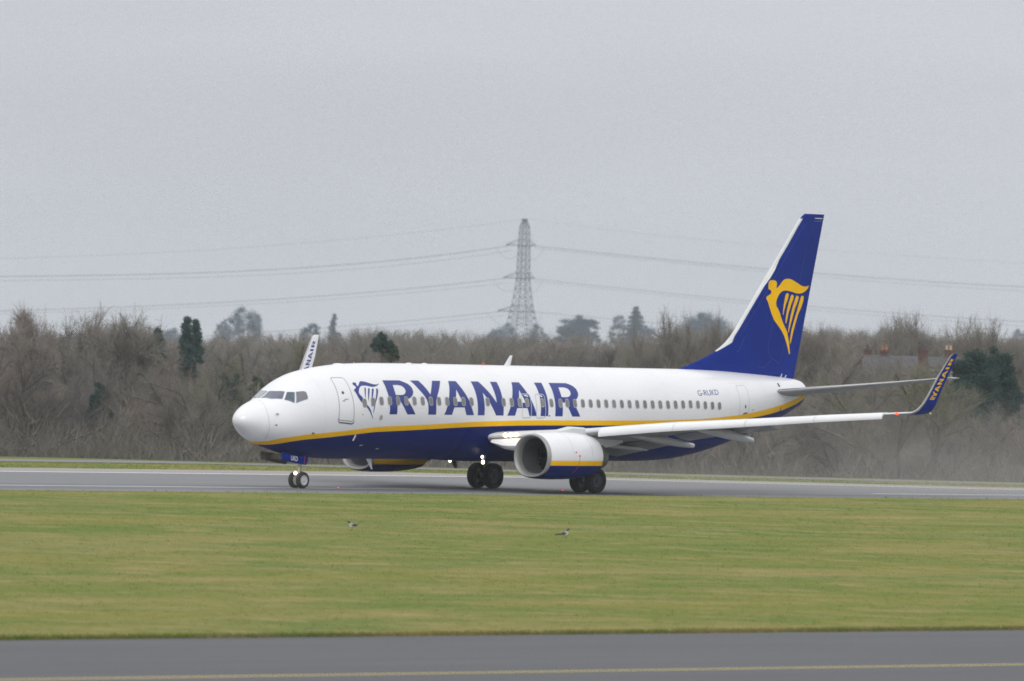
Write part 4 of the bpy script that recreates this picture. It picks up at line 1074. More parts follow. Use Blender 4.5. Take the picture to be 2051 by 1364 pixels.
def b_line(col, wear):
    def f(nt, N, L, b):
        w = noise_fac(nt, 3.0, 6, (.3, 1, 1), .45, .75)
        c = mix(nt, mix(nt, w, (0, 0, 0), (wear, wear, wear)), col, (.22, .22, .23)); L.new(c, b.inputs['Base Color']); b.inputs['Roughness'].default_value = .6
    return f
M['wline'] = node_mat('white_line_paint', b_line((.72, .72, .73), .25))
M['yline'] = node_mat('yellow_line_paint', b_line((.60, .48, .10), .15))
M['rubber'] = mat('rubber_deposit', (.085, .088, .098), .7, noise=.4, nscale=.7, stretch=(.15, 2, 1), ncol=(.16, .165, .18))
M['earth'] = mat('earth', (.10, .085, .05), .95, noise=.4, nscale=.2, ncol=(.07, .08, .035))

# one sheet of terrain reaching the horizon
def axis(core0, core1, step, far0, far1):
    a = list(np.arange(core0, core1 + .01, step)); k = step
    lo = []; x = core0
    while x > far0: k *= 1.5; x -= k; lo.append(x)
    k = step; hi = []; x = core1
    while x < far1: k *= 1.5; x += k; hi.append(x)
    return np.array(lo[::-1] + a + hi)
xs = axis(-190, 260, 3.0, -7000, 7000)
ys = np.array(sorted(set(list(axis(-120, 160, 2.0, -7000, 7000)) + [-26, -25, -24.5, -24, -23.5, -23.2, -22.8])))
strip('ground', xs, ys, -0.012, M['grass'])

xr = np.concatenate([np.arange(-600, -120, 40), np.arange(-120, 200, 4.0), np.arange(200, 900, 50)])
strip('runway', xr, np.array([-22.6, -12, -4, 0, 4, 8, 12, 16, 19, 23.2]), .0, M['runway'])
strip('runway_shoulder', xr, np.array([23.25, 25, 27, 29.3]), .002, M['shoulder'])
strip('far_road', xr, np.array([41.5, 43, 46.2]), .004, M['road'])
strip('taxiway', np.array([-900., -300, -200, -100, 0, 200, 800]), np.array([-175., -150, -140, -128, -115.6]), .0, M['taxi'], zf=lambda X, Y: X * 0 + .0)
# painted lines
strip('runway_edge_line', xr, np.array([22.0, 22.9]), .006, M['wline'])
strip('runway_edge_line', xr, np.array([-22.0, -21.1]), .006, M['wline'])
for x0, x1 in ((-78, -48), (-17.6, 12.4), (42.6, 72.6), (102.6, 132.6)):
    strip('centre_line_dash', np.linspace(x0, x1, 8), np.array([-.22, .22]), .007, M['wline'])
strip('taxiway_centre_line', np.array([-900., -300, -150, 0, 800]), np.array([-129.35, -129.12]), .006, M['yline'], zf=lambda X, Y: X * 0)
# rubber marks along the wheel tracks
for y0, y1, x0, x1 in ((-3.6, -2.3, -120, 80), (2.4, 3.3, -90, 22), (-1.2, -.5, -40, 15)):
    strip('rubber_mark', np.linspace(x0, x1, 40), np.array([y0, y1]), .0045, M['rubber'])

# ---- grass blades on the field beside the taxiway
rng = np.random.default_rng(5)
def camspace(lat, t):
    """ground point at distance t from the camera, lat metres to the right of its axis"""
    return CAM.x + c_fwd.x * t + c_right.x * lat * 1.0004, CAM.y + c_fwd.y * t + c_right.y * lat * 1.0004
def blades(name, X, Y, hmin, hmax, wmul, per, material, seed, zoff=-.012):
    r = np.random.default_rng(seed); n = len(X)
    X = np.repeat(X, per) + r.normal(0, .05, n * per); Y = np.repeat(Y, per) + r.normal(0, .05, n * per)
    Z = ground_z(X, Y) + zoff; k = len(X)
    h = r.uniform(hmin, hmax, k); a = r.uniform(0, 2 * np.pi, k); w = h * wmul * r.uniform(.7, 1.3, k)
    lx, ly = r.normal(0, .4, k) * h, r.normal(0, .4, k) * h
    P0 = np.stack([X - np.cos(a) * w, Y - np.sin(a) * w, Z], 1); P1 = np.stack([X + np.cos(a) * w, Y + np.sin(a) * w, Z], 1)
    P2 = np.stack([X + lx, Y + ly, Z + h], 1)
    V = np.stack([P0, P1, P2], 1).reshape(-1, 3); F = np.arange(3 * k).reshape(-1, 3)
    o = bigmesh(name, V, F, material); o['kind'] = 'stuff'; return o
n = 26000
t = 175 + (345 - 175) * rng.random(n) ** 1.0
lat = rng.uniform(-1, 1, n) * .075 * t
X, Y = camspace(lat, t); X = np.asarray(X); Y = np.asarray(Y)
k = (Y > -115.6) & (Y < -23.2)
blades('grass', X[k], Y[k], .02, .045, .16, 5, M['blade'], 1)
# ragged verge where the grass meets the taxiway
n = 9000
X = rng.uniform(-160, -70, n); Y = -115.7 + np.abs(rng.normal(0, .22, n)) * rng.choice([1, 1, 1, -.25], n)
blades('grass_verge', X, Y, .05, .13, .13, 5, M['blade'], 2)
n = 7000
X = rng.uniform(-70, 70, n); Y = -23.6 + rng.normal(0, .5, n)
blades('grass_verge', X, Y, .03, .11, .13, 5, M['blade'], 3)
n = 9000
X = rng.uniform(-10, 130, n); Y = rng.uniform(29.4, 41.4, n)
blades('grass_verge', X, Y, .02, .07, .15, 5, M['blade'], 4)

# ---- red runway centre-line lamps
for i, (x, y, lb) in enumerate(((7.23, .42, 'small red inset runway lamp just behind the nose wheels'), (20.3, -.75, 'small red inset runway lamp between the two main wheel pairs'))):
    r_ = MB().lathe([(0, .13), (.012, .12), (.02, .07), (.021, .001)], (x, y, .008), (0, 0, 1), 16).obj('runway_lamp', M['darkmetal'])
    tag(r_, lb, 'runway lamp', 'inset runway lamps')
    MB().box((x - .06, y, .030), (.05, .07, .025)).obj('lens', M['lampred'], r_)

# ---- magpies
M['feather_black'] = mat('black_feathers', (.012, .012, .018), .45, noise=.5, nscale=30, ncol=(.008, .010, .025))
M['feather_white'] = mat('white_feathers', (.72, .72, .70), .7)
def magpie(loc, lean, tail_len, tail_up, label, fwd):
    """fwd: unit vector in the ground plane the bird faces"""
    root = empty('magpie', loc); tag(root, label, 'magpie', 'magpies on the grass')
    root.rotation_euler = (0, -lean, math.atan2(fwd[1], fwd[0])); root.scale = (1.18, 1.18, 1.18)
    # spine: (forward, up, half width, half height)
    sp = [(-.095, .125, .012, .012), (-.085, .123, .028, .026), (-.055, .115, .045, .042), (-.015, .112, .056, .056), (.03, .120, .056, .058), (.060, .140, .044, .046), (.078, .165, .031, .032), (.086, .186, .027, .026), (.100, .203, .028, .027), (.118, .206, .024, .022), (.134, .202, .013, .012), (.140, .200, .004, .004)]
    K = 16; V = []; F = []; fm = []
    for j, (x, z, w, h) in enumerate(sp):
        for k in range(K):
            a = 2 * math.pi * k / K; V.append((x - (.35 * h * math.sin(a) if 4 <= j <= 7 else 0), w * math.cos(a), z + h * math.sin(a)))
    for j in range(len(sp) - 1):
        for k in range(K):
            F.append((j * K + k, j * K + (k + 1) % K, (j + 1) * K + (k + 1) % K, (j + 1) * K + k))
            a = 2 * math.pi * (k + .5) / K; sz = math.sin(a)
            white = (2 <= j <= 5 and sz < .0) or (3 <= j <= 4 and .45 < sz < .8)
            fm.append(1 if white else 0)
    F += [tuple(range(K)), tuple((len(sp) - 1) * K + k for k in range(K))[::-1]]; fm += [0, 0]
    meshobj('body', V, F, [M['feather_black'], M['feather_white']], root, fm=fm)
    tl = MB(); c, s_ = math.cos(tail_up), math.sin(tail_up)
    V = []
    for (d, w, th) in ((0, .024, .024), (.08 * tail_len, .030, .020), (.17 * tail_len, .028, .018), (.25 * tail_len, .012, .012)):
        for (yy, zz) in ((-w, 0), (0, th), (w, 0), (0, -th)): V.append((-.085 - d * c - zz * s_, yy, .122 + d * s_ + zz * c))
    tl.add(V, [(j * 4 + k, j * 4 + (k + 1) % 4, j * 4 + 4 + (k + 1) % 4, j * 4 + 4 + k) for j in range(3) for k in range(4)] + [(12, 13, 14, 15)])
    tl.obj('tail', M['feather_black'], root)
    MB().tube((.130, 0, .200), (.165, 0, .192), .009, .002, 8).obj('beak', M['black'], root)
    for sg in (-1, 1):
        wv = [(.045, sg * .052, .140), (.03, sg * .060, .110), (-.03, sg * .056, .090), (-.12, sg * .030, .105), (-.13, sg * .016, .120), (-.05, sg * .045, .145)]
        wv2 = [(a, b + sg * .008, c_) for a, b, c_ in wv]
        MB().add(wv + wv2, [(0, 1, 2, 3, 4, 5), (6, 7, 8, 9, 10, 11)] + [(k, (k + 1) % 6, 6 + (k + 1) % 6, 6 + k) for k in range(6)]).obj('wing', M['feather_black'], root)
        lg = MB().tube((.0, sg * .022, .075), (.012, sg * .024, .035), .008, .005, 6).tube((.012, sg * .024, .035), (.004, sg * .024, .004), .004, .004, 6)
        for ta in (-.5, 0, .5): lg.tube((.004, sg * .024, .004), (.004 + .03 * math.cos(ta), sg * .024 + .03 * math.sin(ta), .003), .003, .002, 5)
        lg.tube((.004, sg * .024, .004), (-.016, sg * .024, .003), .003, .002, 5)
        lg.obj('leg', M['black'], root)
    return root
LFT = (-c_right.x, -c_right.y); RGT = (c_right.x, c_right.y)
def gpt(u, v):       # ground point seen along a bearing, solved on the terrain
    d = c_fwd * 17116.1 + c_right * (u - 1025.5) - c_up * (v - 682)
    d.normalize(); t = 150.0
    while True:
        P = CAM + d * t
        if P.z < float(ground_z(P.x, P.y)) or t > 500: return P
        t += .05
P = gpt(706, 1061.0)
magpie((P.x, P.y, float(ground_z(P.x, P.y))), R(0), 1.0, R(34), 'magpie facing left with its long tail raised', (LFT[0], LFT[1]))
P = gpt(1134, 1078.0)
magpie((P.x, P.y, float(ground_z(P.x, P.y)) + .01), R(14), .75, R(6), 'magpie facing right with its tail held low', (RGT[0], RGT[1]))

# ================================================================== BACKGROUND
def spot(u, t):       # ground position on the bearing u, t metres from the camera
    x, y = camspace((u - 1025.5) / 17116.1 * t, t); return x, y
def height(u, v, t):  # the height above datum that shows at (u, v) from t metres away
    return 6.34 + (682 + .0303 * (u - 1025.5) - v) / 17116.1 * t

def b_bark(c0, c1, sc=.12):
    def f(nt, N, L, b):
        a = noise_fac(nt, sc, 4, (1, 1, 1), .38, .62); f2 = noise_fac(nt, .8, 3, (1, 1, 1), .35, .65)
        c = mix(nt, a, c0, c1); c = mix(nt, mix(nt, f2, (0, 0, 0), (.5, .5, .5)), c, tuple(v * .78 for v in c0))
        L.new(c, b.inputs['Base Color']); b.inputs['Roughness'].default_value = .9; b.inputs['Specular IOR Level'].default_value = .1
    return f
M['twig'] = node_mat('winter_twigs', b_bark((.235, .212, .185), (.205, .192, .168)))
M['twig_red'] = node_mat('reddish_twigs', b_bark((.262, .222, .190), (.235, .212, .180)))
M['scrub'] = node_mat('scrub_twigs', b_bark((.165, .160, .128), (.15, .142, .122), .3))
M['willow'] = node_mat('green_scrub', b_bark((.27, .275, .14), (.225, .235, .125), .4))
M['bark'] = mat('bark', (.150, .138, .122), .95, noise=.4, nscale=2)
M['spruce'] = node_mat('spruce_needles', b_bark((.052, .095, .088), (.070, .115, .098), .8))
M['yew'] = node_mat('dark_evergreen_leaves', b_bark((.036, .075, .066), (.055, .098, .080), .9))
M['pine'] = node_mat('far_foliage_haze_blue', b_bark((.075, .125, .165), (.095, .145, .185), .8))  # distance haze tinted blue into the foliage of the far trees
M['ivy'] = node_mat('ivy_leaves', b_bark((.085, .115, .065), (.11, .135, .08), .8))

def prism(P0, P1, r0, r1, k=4):
    """arrays of tapered k-sided prisms"""
    P0 = np.asarray(P0); P1 = np.asarray(P1); d = P1 - P0; L_ = np.linalg.norm(d, axis=1, keepdims=True); d = d / np.maximum(L_, 1e-6)
    ref = np.where(np.abs(d[:, 2:3]) > .9, np.array([[1., 0, 0]]), np.array([[0, 0, 1.]]))
    a = np.cross(d, ref); a /= np.linalg.norm(a, axis=1, keepdims=True); b = np.cross(d, a)
    V = []
    for P, r in ((P0, r0), (P1, r1)):
        for i in range(k):
            th = 2 * np.pi * i / k; V.append(P + (a * math.cos(th) + b * math.sin(th)) * np.asarray(r)[:, None])
    V = np.stack(V, 1); n = len(P0)
    base = (np.arange(n) * 2 * k)[:, None]
    F = np.stack([np.concatenate([base + i, base + (i + 1) % k, base + k + (i + 1) % k, base + k + i], 1) for i in range(k)], 1).reshape(-1, 4)
    return V.reshape(-1, 3), F

def twig_quads(P0, P1, w, r):
    d = P1 - P0; d /= np.maximum(np.linalg.norm(d, axis=1, keepdims=True), 1e-6)
    a = np.cross(d, r.normal(size=d.shape)); a /= np.maximum(np.linalg.norm(a, axis=1, keepdims=True), 1e-6)
    w = np.asarray(w)[:, None]
    V = np.stack([P0 - a * w, P0 + a * w, P1 + a * w * .35, P1 - a * w * .35], 1).reshape(-1, 3)
    return V, np.arange(len(V)).reshape(-1, 4)

def bare_tree(seed, H, spread=.36, levels=4, upright=.5, dens=1.0, tw=.012, fork=.28):
    """returns (trunk V, F), (twig V, F): a leafless tree grown by repeated forking"""
    r = np.random.default_rng(seed)
    segs = []; twigs0 = []; twigs1 = []; tww = []
    def grow(P, d, L_, rad, lev):
        n = 3; p = P.copy()
        for i in range(n):
            d = d + r.normal(0, .10, 3) + np.array([0, 0, .06 * upright]); d /= np.linalg.norm(d)
            q = p + d * L_ / n; segs.append((p, q, rad * (1 - .28 * i / n), rad * (1 - .28 * (i + 1) / n))); p = q
            if lev >= 1 and lev < levels and r.random() < .75:
                side = r.normal(size=3); side -= side.dot(d) * d; side /= np.linalg.norm(side)
                nd = d * r.uniform(.5, .9) + side * r.uniform(.5, .9) + np.array([0, 0, .25 * upright]); nd /= np.linalg.norm(nd)
                grow(p, nd, L_ * r.uniform(.5, .75), rad * .5, lev + 1)
        if lev < levels:
            m_ = 2 if lev else int(r.integers(3, 5))
            for _ in range(m_):
                side = r.normal(size=3); side -= side.dot(d) * d; side /= np.linalg.norm(side)
                nd = d + side * r.uniform(.35, .85) * (spread / .36) + np.array([0, 0, .22 * upright]); nd /= np.linalg.norm(nd)
                grow(p, nd, L_ * r.uniform(.62, .86), rad * .62, lev + 1)
        if lev >= levels - 1:
            k = int(7 * dens * (1 if lev == levels else .6))
            for _ in range(k):
                t_ = r.random(); b0 = P * (1 - t_) + p * t_
                dd = d + r.normal(0, .55, 3) + np.array([0, 0, .3 * upright]); dd /= np.linalg.norm(dd)
                l_ = H * r.uniform(.035, .085)
                twigs0.append(b0); b1 = b0 + dd * l_; twigs1.append(b1); tww.append(tw)
                for _k in range(3):
                    t2 = r.uniform(.3, 1); c0 = b0 * (1 - t2) + b1 * t2; d3 = dd + r.normal(0, .6, 3); d3 /= np.linalg.norm(d3)
                    twigs0.append(c0); twigs1.append(c0 + d3 * l_ * .55); tww.append(tw * .65)
    grow(np.zeros(3), np.array([0, 0, 1.]), H * fork, H * .016, 0)
    S = segs; TV, TF = prism([s[0] for s in S], [s[1] for s in S], [s[2] for s in S], [s[3] for s in S])
    KV, KF = twig_quads(np.array(twigs0), np.array(twigs1), tww, r)
    top = max(KV[:, 2].max(), .1); sc = H / top
    return (TV * sc, TF), (KV * sc, KF)

def join(parts):
    Vs, Fs, Ms, o = [], [], [], 0
    for V, F, mi in parts:
        Vs.append(V); Fs.append(F + o); Ms.append(np.full(len(F), mi)); o += len(V)
    return np.concatenate(Vs), np.concatenate(Fs), np.concatenate(Ms)

VAR = [bare_tree(100 + i, 10.0, spread=.42 + .06 * (i % 4), upright=.25 + .2 * (i % 3), levels=3, dens=8.5, tw=.0075, fork=.34) for i in range(8)]
M['twig_grey'] = node_mat('grey_twigs', b_bark((.165, .158, .150), (.145, .138, .132)))
M['twig_dark'] = node_mat('dark_twigs', b_bark((.135, .118, .108), (.115, .108, .098)))
M['twig_olive'] = node_mat('olive_twigs', b_bark((.200, .195, .135), (.175, .172, .120)))
def put(var, x, y, z, H, rot, wid=1.0):
    out = []
    c, s_ = math.cos(rot), math.sin(rot); k = H / 10.0
    for V, F in var:
        W_ = V * k; X_ = (W_[:, 0] * c - W_[:, 1] * s_) * wid + x; Y_ = (W_[:, 0] * s_ + W_[:, 1] * c) * wid + y
        out.append((np.stack([X_, Y_, W_[:, 2] + z], 1), F))
    return out

# the wood behind the airfield: one mass of bare trees, too many to count
def treeline(u):      # the height of the mass above the picture's horizon line, as an angle (pixels of the original)
    pts = [(-300, 640), (0, 655), (60, 648), (200, 652), (300, 668), (345, 690), (420, 690), (470, 675), (560, 655), (640, 668), (740, 676), (860, 668), (960, 675), (1040, 676), (1150, 672), (1260, 676), (1330, 660), (1420, 655), (1520, 655), (1620, 655), (1720, 648), (1800, 665), (1880, 668), (1960, 690), (2051, 700), (2400, 690)]
    return float(np.interp(u, [p[0] for p in pts], [p[1] for p in pts]))
BASE_Z = -9.0
rw = np.random.default_rng(77); parts = []
for row, t0 in enumerate((560, 600, 640, 690, 740, 800)):
    step = 4.6 + row * .35
    nrow = int(.170 * t0 / step)
    for i in range(nrow):
        lat = (i + rw.uniform(-.45, .45)) * step - .085 * t0; t_ = t0 + rw.uniform(-16, 16)
        u = 1025.5 + lat / t_ * 17116.1
        vtop = treeline(u) + rw.normal(3, 9) + (5 - row) * rw.uniform(3, 24)
        if 1690 < u < 1915 and row < 4: vtop = max(vtop, 735 + rw.uniform(-25, 25)) if rw.random() < .25 else vtop + 22
        top = height(u, vtop, t_); H = top - BASE_Z
        if H < 6: H = 6
        x, y = camspace(lat, t_)
        tone = math.sin(u * .021 + row * 2.1) + math.sin(u * .0087 - row * .9 + 1) + rw.normal(0, .7)
        tw_ = 4 if tone > 1.1 else (3 if tone > .4 else (1 if tone > -.5 else (5 if tone < -1.5 else 2)))
        for (V, F), mi in zip(put(VAR[rw.integers(len(VAR))], x, y, BASE_Z, H, rw.uniform(0, 6.28), rw.uniform(.75, 1.15)), (0, tw_)):
            parts.append((V, F, mi))
V, F, fm = join(parts)
o = bigmesh('woodland', V, F, None, mats=[M['bark'], M['twig'], M['twig_red'], M['twig_grey'], M['twig_dark'], M['twig_olive']], fm=fm)
tag(o, 'long wood of bare brown winter trees behind the runway', 'wood', kind='stuff')

# (thin saplings that veil the house)
parts = []
for i in range(34):
    u = rw.uniform(1688, 1850) if i < 26 else rw.uniform(1850, 1915); t_ = rw.uniform(590, 655); x, y = spot(u, t_); H = height(u, rw.uniform(692, 722), t_) - BASE_Z
    for (V, F), mi in zip(put(VAR[i % 7], x, y, BASE_Z, H, rw.uniform(0, 6.28), .55), (0, 1)): parts.append((V, F, mi))
V, F, fm = join(parts)
o = bigmesh('sapling_thicket', V, F, None, mats=[M['bark'], M['twig']], fm=fm)
tag(o, 'dense bare saplings screening the house roof', 'saplings', kind='stuff')

# scrub and saplings in front of the wood
def thicket(seed, n, w, h):
    r = np.random.default_rng(seed)
    P0 = np.stack([r.normal(0, w * .33, n), r.normal(0, w * .33, n), r.uniform(0, h * .75, n) * r.random(n) ** .3], 1)
    d = np.stack([r.normal(0, .5, n), r.normal(0, .5, n), r.uniform(.1, 1.1, n)], 1); d /= np.linalg.norm(d, axis=1, keepdims=True)
    env = np.exp(-((P0[:, 0] ** 2 + P0[:, 1] ** 2) / (w * .45) ** 2)); P0[:, 2] *= .35 + .65 * env
    return twig_quads(P0, P0 + d * r.uniform(.25, .75, n)[:, None], np.full(n, .0075) * r.uniform(.6, 1.6, n), r)
TH = [thicket(i, 4200, 4.5, 4.0) for i in range(4)]
parts = []
for i in range(520):
    t_ = rw.uniform(500, 580); lat = rw.uniform(-.085, .085) * t_; x, y = camspace(lat, t_); k = rw.uniform(.7, 1.9)
    V, F = TH[i % 4]; parts.append((V * np.array([k, k, k * rw.uniform(.8, 1.5)]) + np.array([x, y, BASE_Z + 3.2 * sstep(580, 500, t_)]), F, 0 if rw.random() < .8 else 1))
for (u0, u1, n_, hh) in ((470, 590, 16, 1.25), (150, 300, 9, 1.0), (600, 680, 5, .8)):
    for i in range(n_):
        t_ = rw.uniform(480, 498); u = rw.uniform(u0, u1); x, y = spot(u, t_); k = rw.uniform(.75, 1.1)
        V, F = TH[i % 4]; parts.append((V * np.array([k, k, k * hh]) + np.array([x, y, -5.6]), F, 2))
V, F, fm = join(parts)
o = bigmesh('scrub', V, F, None, mats=[M['scrub'], M['twig'], M['willow']], fm=fm)
tag(o, 'low tangled scrub and saplings along the foot of the wood', 'scrub', kind='stuff')

# individual bare trees standing above the wood
def single_bare(u, vtop, t_, seed, label, spread=.36, upright=.6, wid=1.0, dens=1.5, material='twig', levels=4):
    x, y = spot(u, t_); H = height(u, vtop, t_) - BASE_Z
    (TV, TF), (KV, KF) = bare_tree(seed, H, spread, levels, upright, dens, .024)
    root = empty('bare_tree', (x, y, BASE_Z)); tag(root, label, 'tree', 'bare winter trees on the skyline')
    sc = np.array([wid, wid, 1])
    bigmesh('trunk', TV * sc, TF, M['bark'], root); bigmesh('crown', KV * sc, KF, M[material], root)
for i, a in enumerate((
    (90, 608, 700, 11, 'short bare tree at the left end of the skyline', .36, .7, .75), (128, 598, 715, 12, 'reddish bare tree in the left-hand skyline clump', .34, .9, .75, 4.0, 'twig_red'),
    (178, 607, 705, 13, 'thin bare tree between the two tall crowns at left', .32, .9, .7), (222, 599, 690, 14, 'tall fan-shaped bare tree, upright stems, left of the small dark conifer', .36, .9, .85),
    (262, 597, 700, 15, 'tall spreading bare tree beside the fan-shaped one at left', .38, .9, .85), (292, 628, 720, 16, 'bare tree right of the tall left clump, above the small dark conifer', .36, .7, .6),
    (1362, 597, 690, 18, 'bare tree with crooked limbs left of the tail fin', .44, .5, .55), (1392, 603, 700, 19, 'bare twiggy tree nearest the front of the tail fin base', .4, .6, .5),
    (1462, 606, 710, 20, 'slim bare tree just left of the white fin edge', .34, .8, .45), (1640, 628, 700, 21, 'bare tree just behind the rear edge of the tail fin', .4, .6, .5),
    (1790, 608, 690, 22, 'broad bare tree standing above the house roof', .38, .7, .60), (1832, 606, 700, 23, 'bare tree above the chimney stack of the house', .38, .7, .60),
    (1945, 622, 690, 24, 'bare tree left above the big round evergreen', .38, .7, .55), (1988, 612, 700, 25, 'tall bare tree directly above the big round evergreen', .38, .7, .66),
    (2036, 640, 710, 26, 'bare tree at the right edge of the photo', .38, .7, .5))):
    single_bare(*a[:5], *a[5:8], *([a[8]] if len(a) > 8 else [3.4]), *([a[9]] if len(a) > 9 else []))

# evergreens
def leaf_cloud(r, C_, R_, n, size):
    """n small leaf sprays scattered through an ellipsoid, thicker towards its surface"""
    d = r.normal(size=(n, 3)); d /= np.linalg.norm(d, axis=1, keepdims=True)
    P = C_ + d * R_ * (r.random(n) ** .5 * (1 + .40 * np.abs(r.normal(size=n))))[:, None]
    a = r.normal(size=(n, 3)); a /= np.linalg.norm(a, axis=1, keepdims=True); b = np.cross(a, r.normal(size=(n, 3))); b /= np.linalg.norm(b, axis=1, keepdims=True)
    s_ = (size * r.uniform(.5, 1.4, n))[:, None]
    V = np.stack([P - a * s_, P + b * s_ * .5, P + a * s_, P - b * s_ * .5], 1).reshape(-1, 3)
    return V, np.arange(4 * n).reshape(-1, 4)
def evergreen(name, u, vtop, vbot, wpx, t_, kind, seed, label, material, group='evergreen trees in and above the wood'):
    r = np.random.default_rng(seed); x, y = spot(u, t_)
    zt, zb = height(u, vtop, t_), height(u, vbot + (40 if kind == 'spruce' and t_ < 1000 else 0), t_); W_ = wpx / 17116.1 * t_ / 2; base = BASE_Z if t_ < 1000 else -10.0
    root = empty(name, (x, y, base)); tag(root, label, 'tree', group)
    H = zt - base; h = zt - zb; cb = zb - base; parts = []
    if kind == 'spruce':
        nl = 11
        for i in range(nl):
            f_ = (i + .6) / nl; z = cb + h * f_; rr = W_ * (1 - f_) ** .75 * r.uniform(.65, 1.2) + .12 * W_
            for k in range(max(3, int(8 * (1 - f_) + 3))):
                a = r.uniform(0, 6.28); L2 = rr * r.uniform(.45, 1.1)
                for q in range(5):
                    tq = (q + .5) / 5; g_s = .10 + .11 * W_
                    parts.append(leaf_cloud(r, np.array([math.cos(a) * L2 * tq, math.sin(a) * L2 * tq, z - L2 * tq * .30 + r.normal(0, .1)]), np.array([g_s, g_s, g_s * .7]), 60, .045 * W_ + .02))
    elif kind == 'round':
        for k in range(70):
            d = r.normal(size=3); d /= np.linalg.norm(d); rad = r.random() ** .5 * .85
            C_ = np.array([d[0] * W_ * rad, d[1] * W_ * rad, cb + h * .5 + d[2] * h * .5 * rad]); s_ = W_ * r.uniform(.14, .34)
            parts.append(leaf_cloud(r, C_, np.array([s_, s_, s_ * .8]), 420, .022 * W_ + .04))
    elif kind == 'dome':
        for k in range(60 if wpx < 100 else 150):
            a = r.uniform(0, 6.28); el = r.uniform(-.35, 1.0); rr = W_ * math.sqrt(max(.05, 1 - max(0, el) ** 2)) * (.35 + .6 * r.random() ** .5)
            s_ = W_ * r.uniform(.08, .24)
            parts.append(leaf_cloud(r, np.array([math.cos(a) * rr, math.sin(a) * rr, cb + h * (.30 + .66 * el * r.uniform(.5, 1))]), np.array([s_, s_, s_ * .9]), 330, .018 * W_ + .035))
    elif kind == 'pine':
        for k in range(46):
            a = r.uniform(0, 6.28); f_ = r.uniform(0, 1); rr = W_ * (1 - .45 * f_) * r.random() ** .5
            s_ = W_ * r.uniform(.18, .32)
            parts.append(leaf_cloud(r, np.array([math.cos(a) * rr, math.sin(a) * rr, cb + h * (.1 + .85 * f_)]), np.array([s_, s_, s_ * .42]), 520, .028 * W_ + .04))
    elif kind == 'flat':
        for k in range(54):
            a = r.uniform(0, 6.28); f_ = r.choice([.05, .22, .4, .6, .8, .95]) + r.normal(0, .03); rr = W_ * (1.05 - .4 * f_) * r.random() ** .5
            s_ = W_ * r.uniform(.2, .34)
            parts.append(leaf_cloud(r, np.array([math.cos(a) * rr, math.sin(a) * rr, cb + h * f_]), np.array([s_, s_, s_ * .2]), 480, .025 * W_ + .04))
    V, F, _ = join([(a, b, 0) for a, b in parts])
    bigmesh('crown', V, F, M[material], root)
    tr = MB(); top = H * .96 if kind == 'spruce' else cb + h * .7
    tr.tube((0, 0, -.3), (.1, .05, top * .55), .018 * H, .013 * H, 8).tube((.1, .05, top * .55), (0, 0, top), .013 * H, .003 * H, 8)
    if kind != 'spruce':
        for k in range(7):
            a = r.uniform(0, 6.28); z0 = cb + h * r.uniform(-.1, .4)
            tr.tube((0.05, 0, z0), (math.cos(a) * W_ * .7, math.sin(a) * W_ * .7, z0 + h * .3), .006 * H, .002 * H, 6)
    tr.obj('trunk', M['bark'], root)
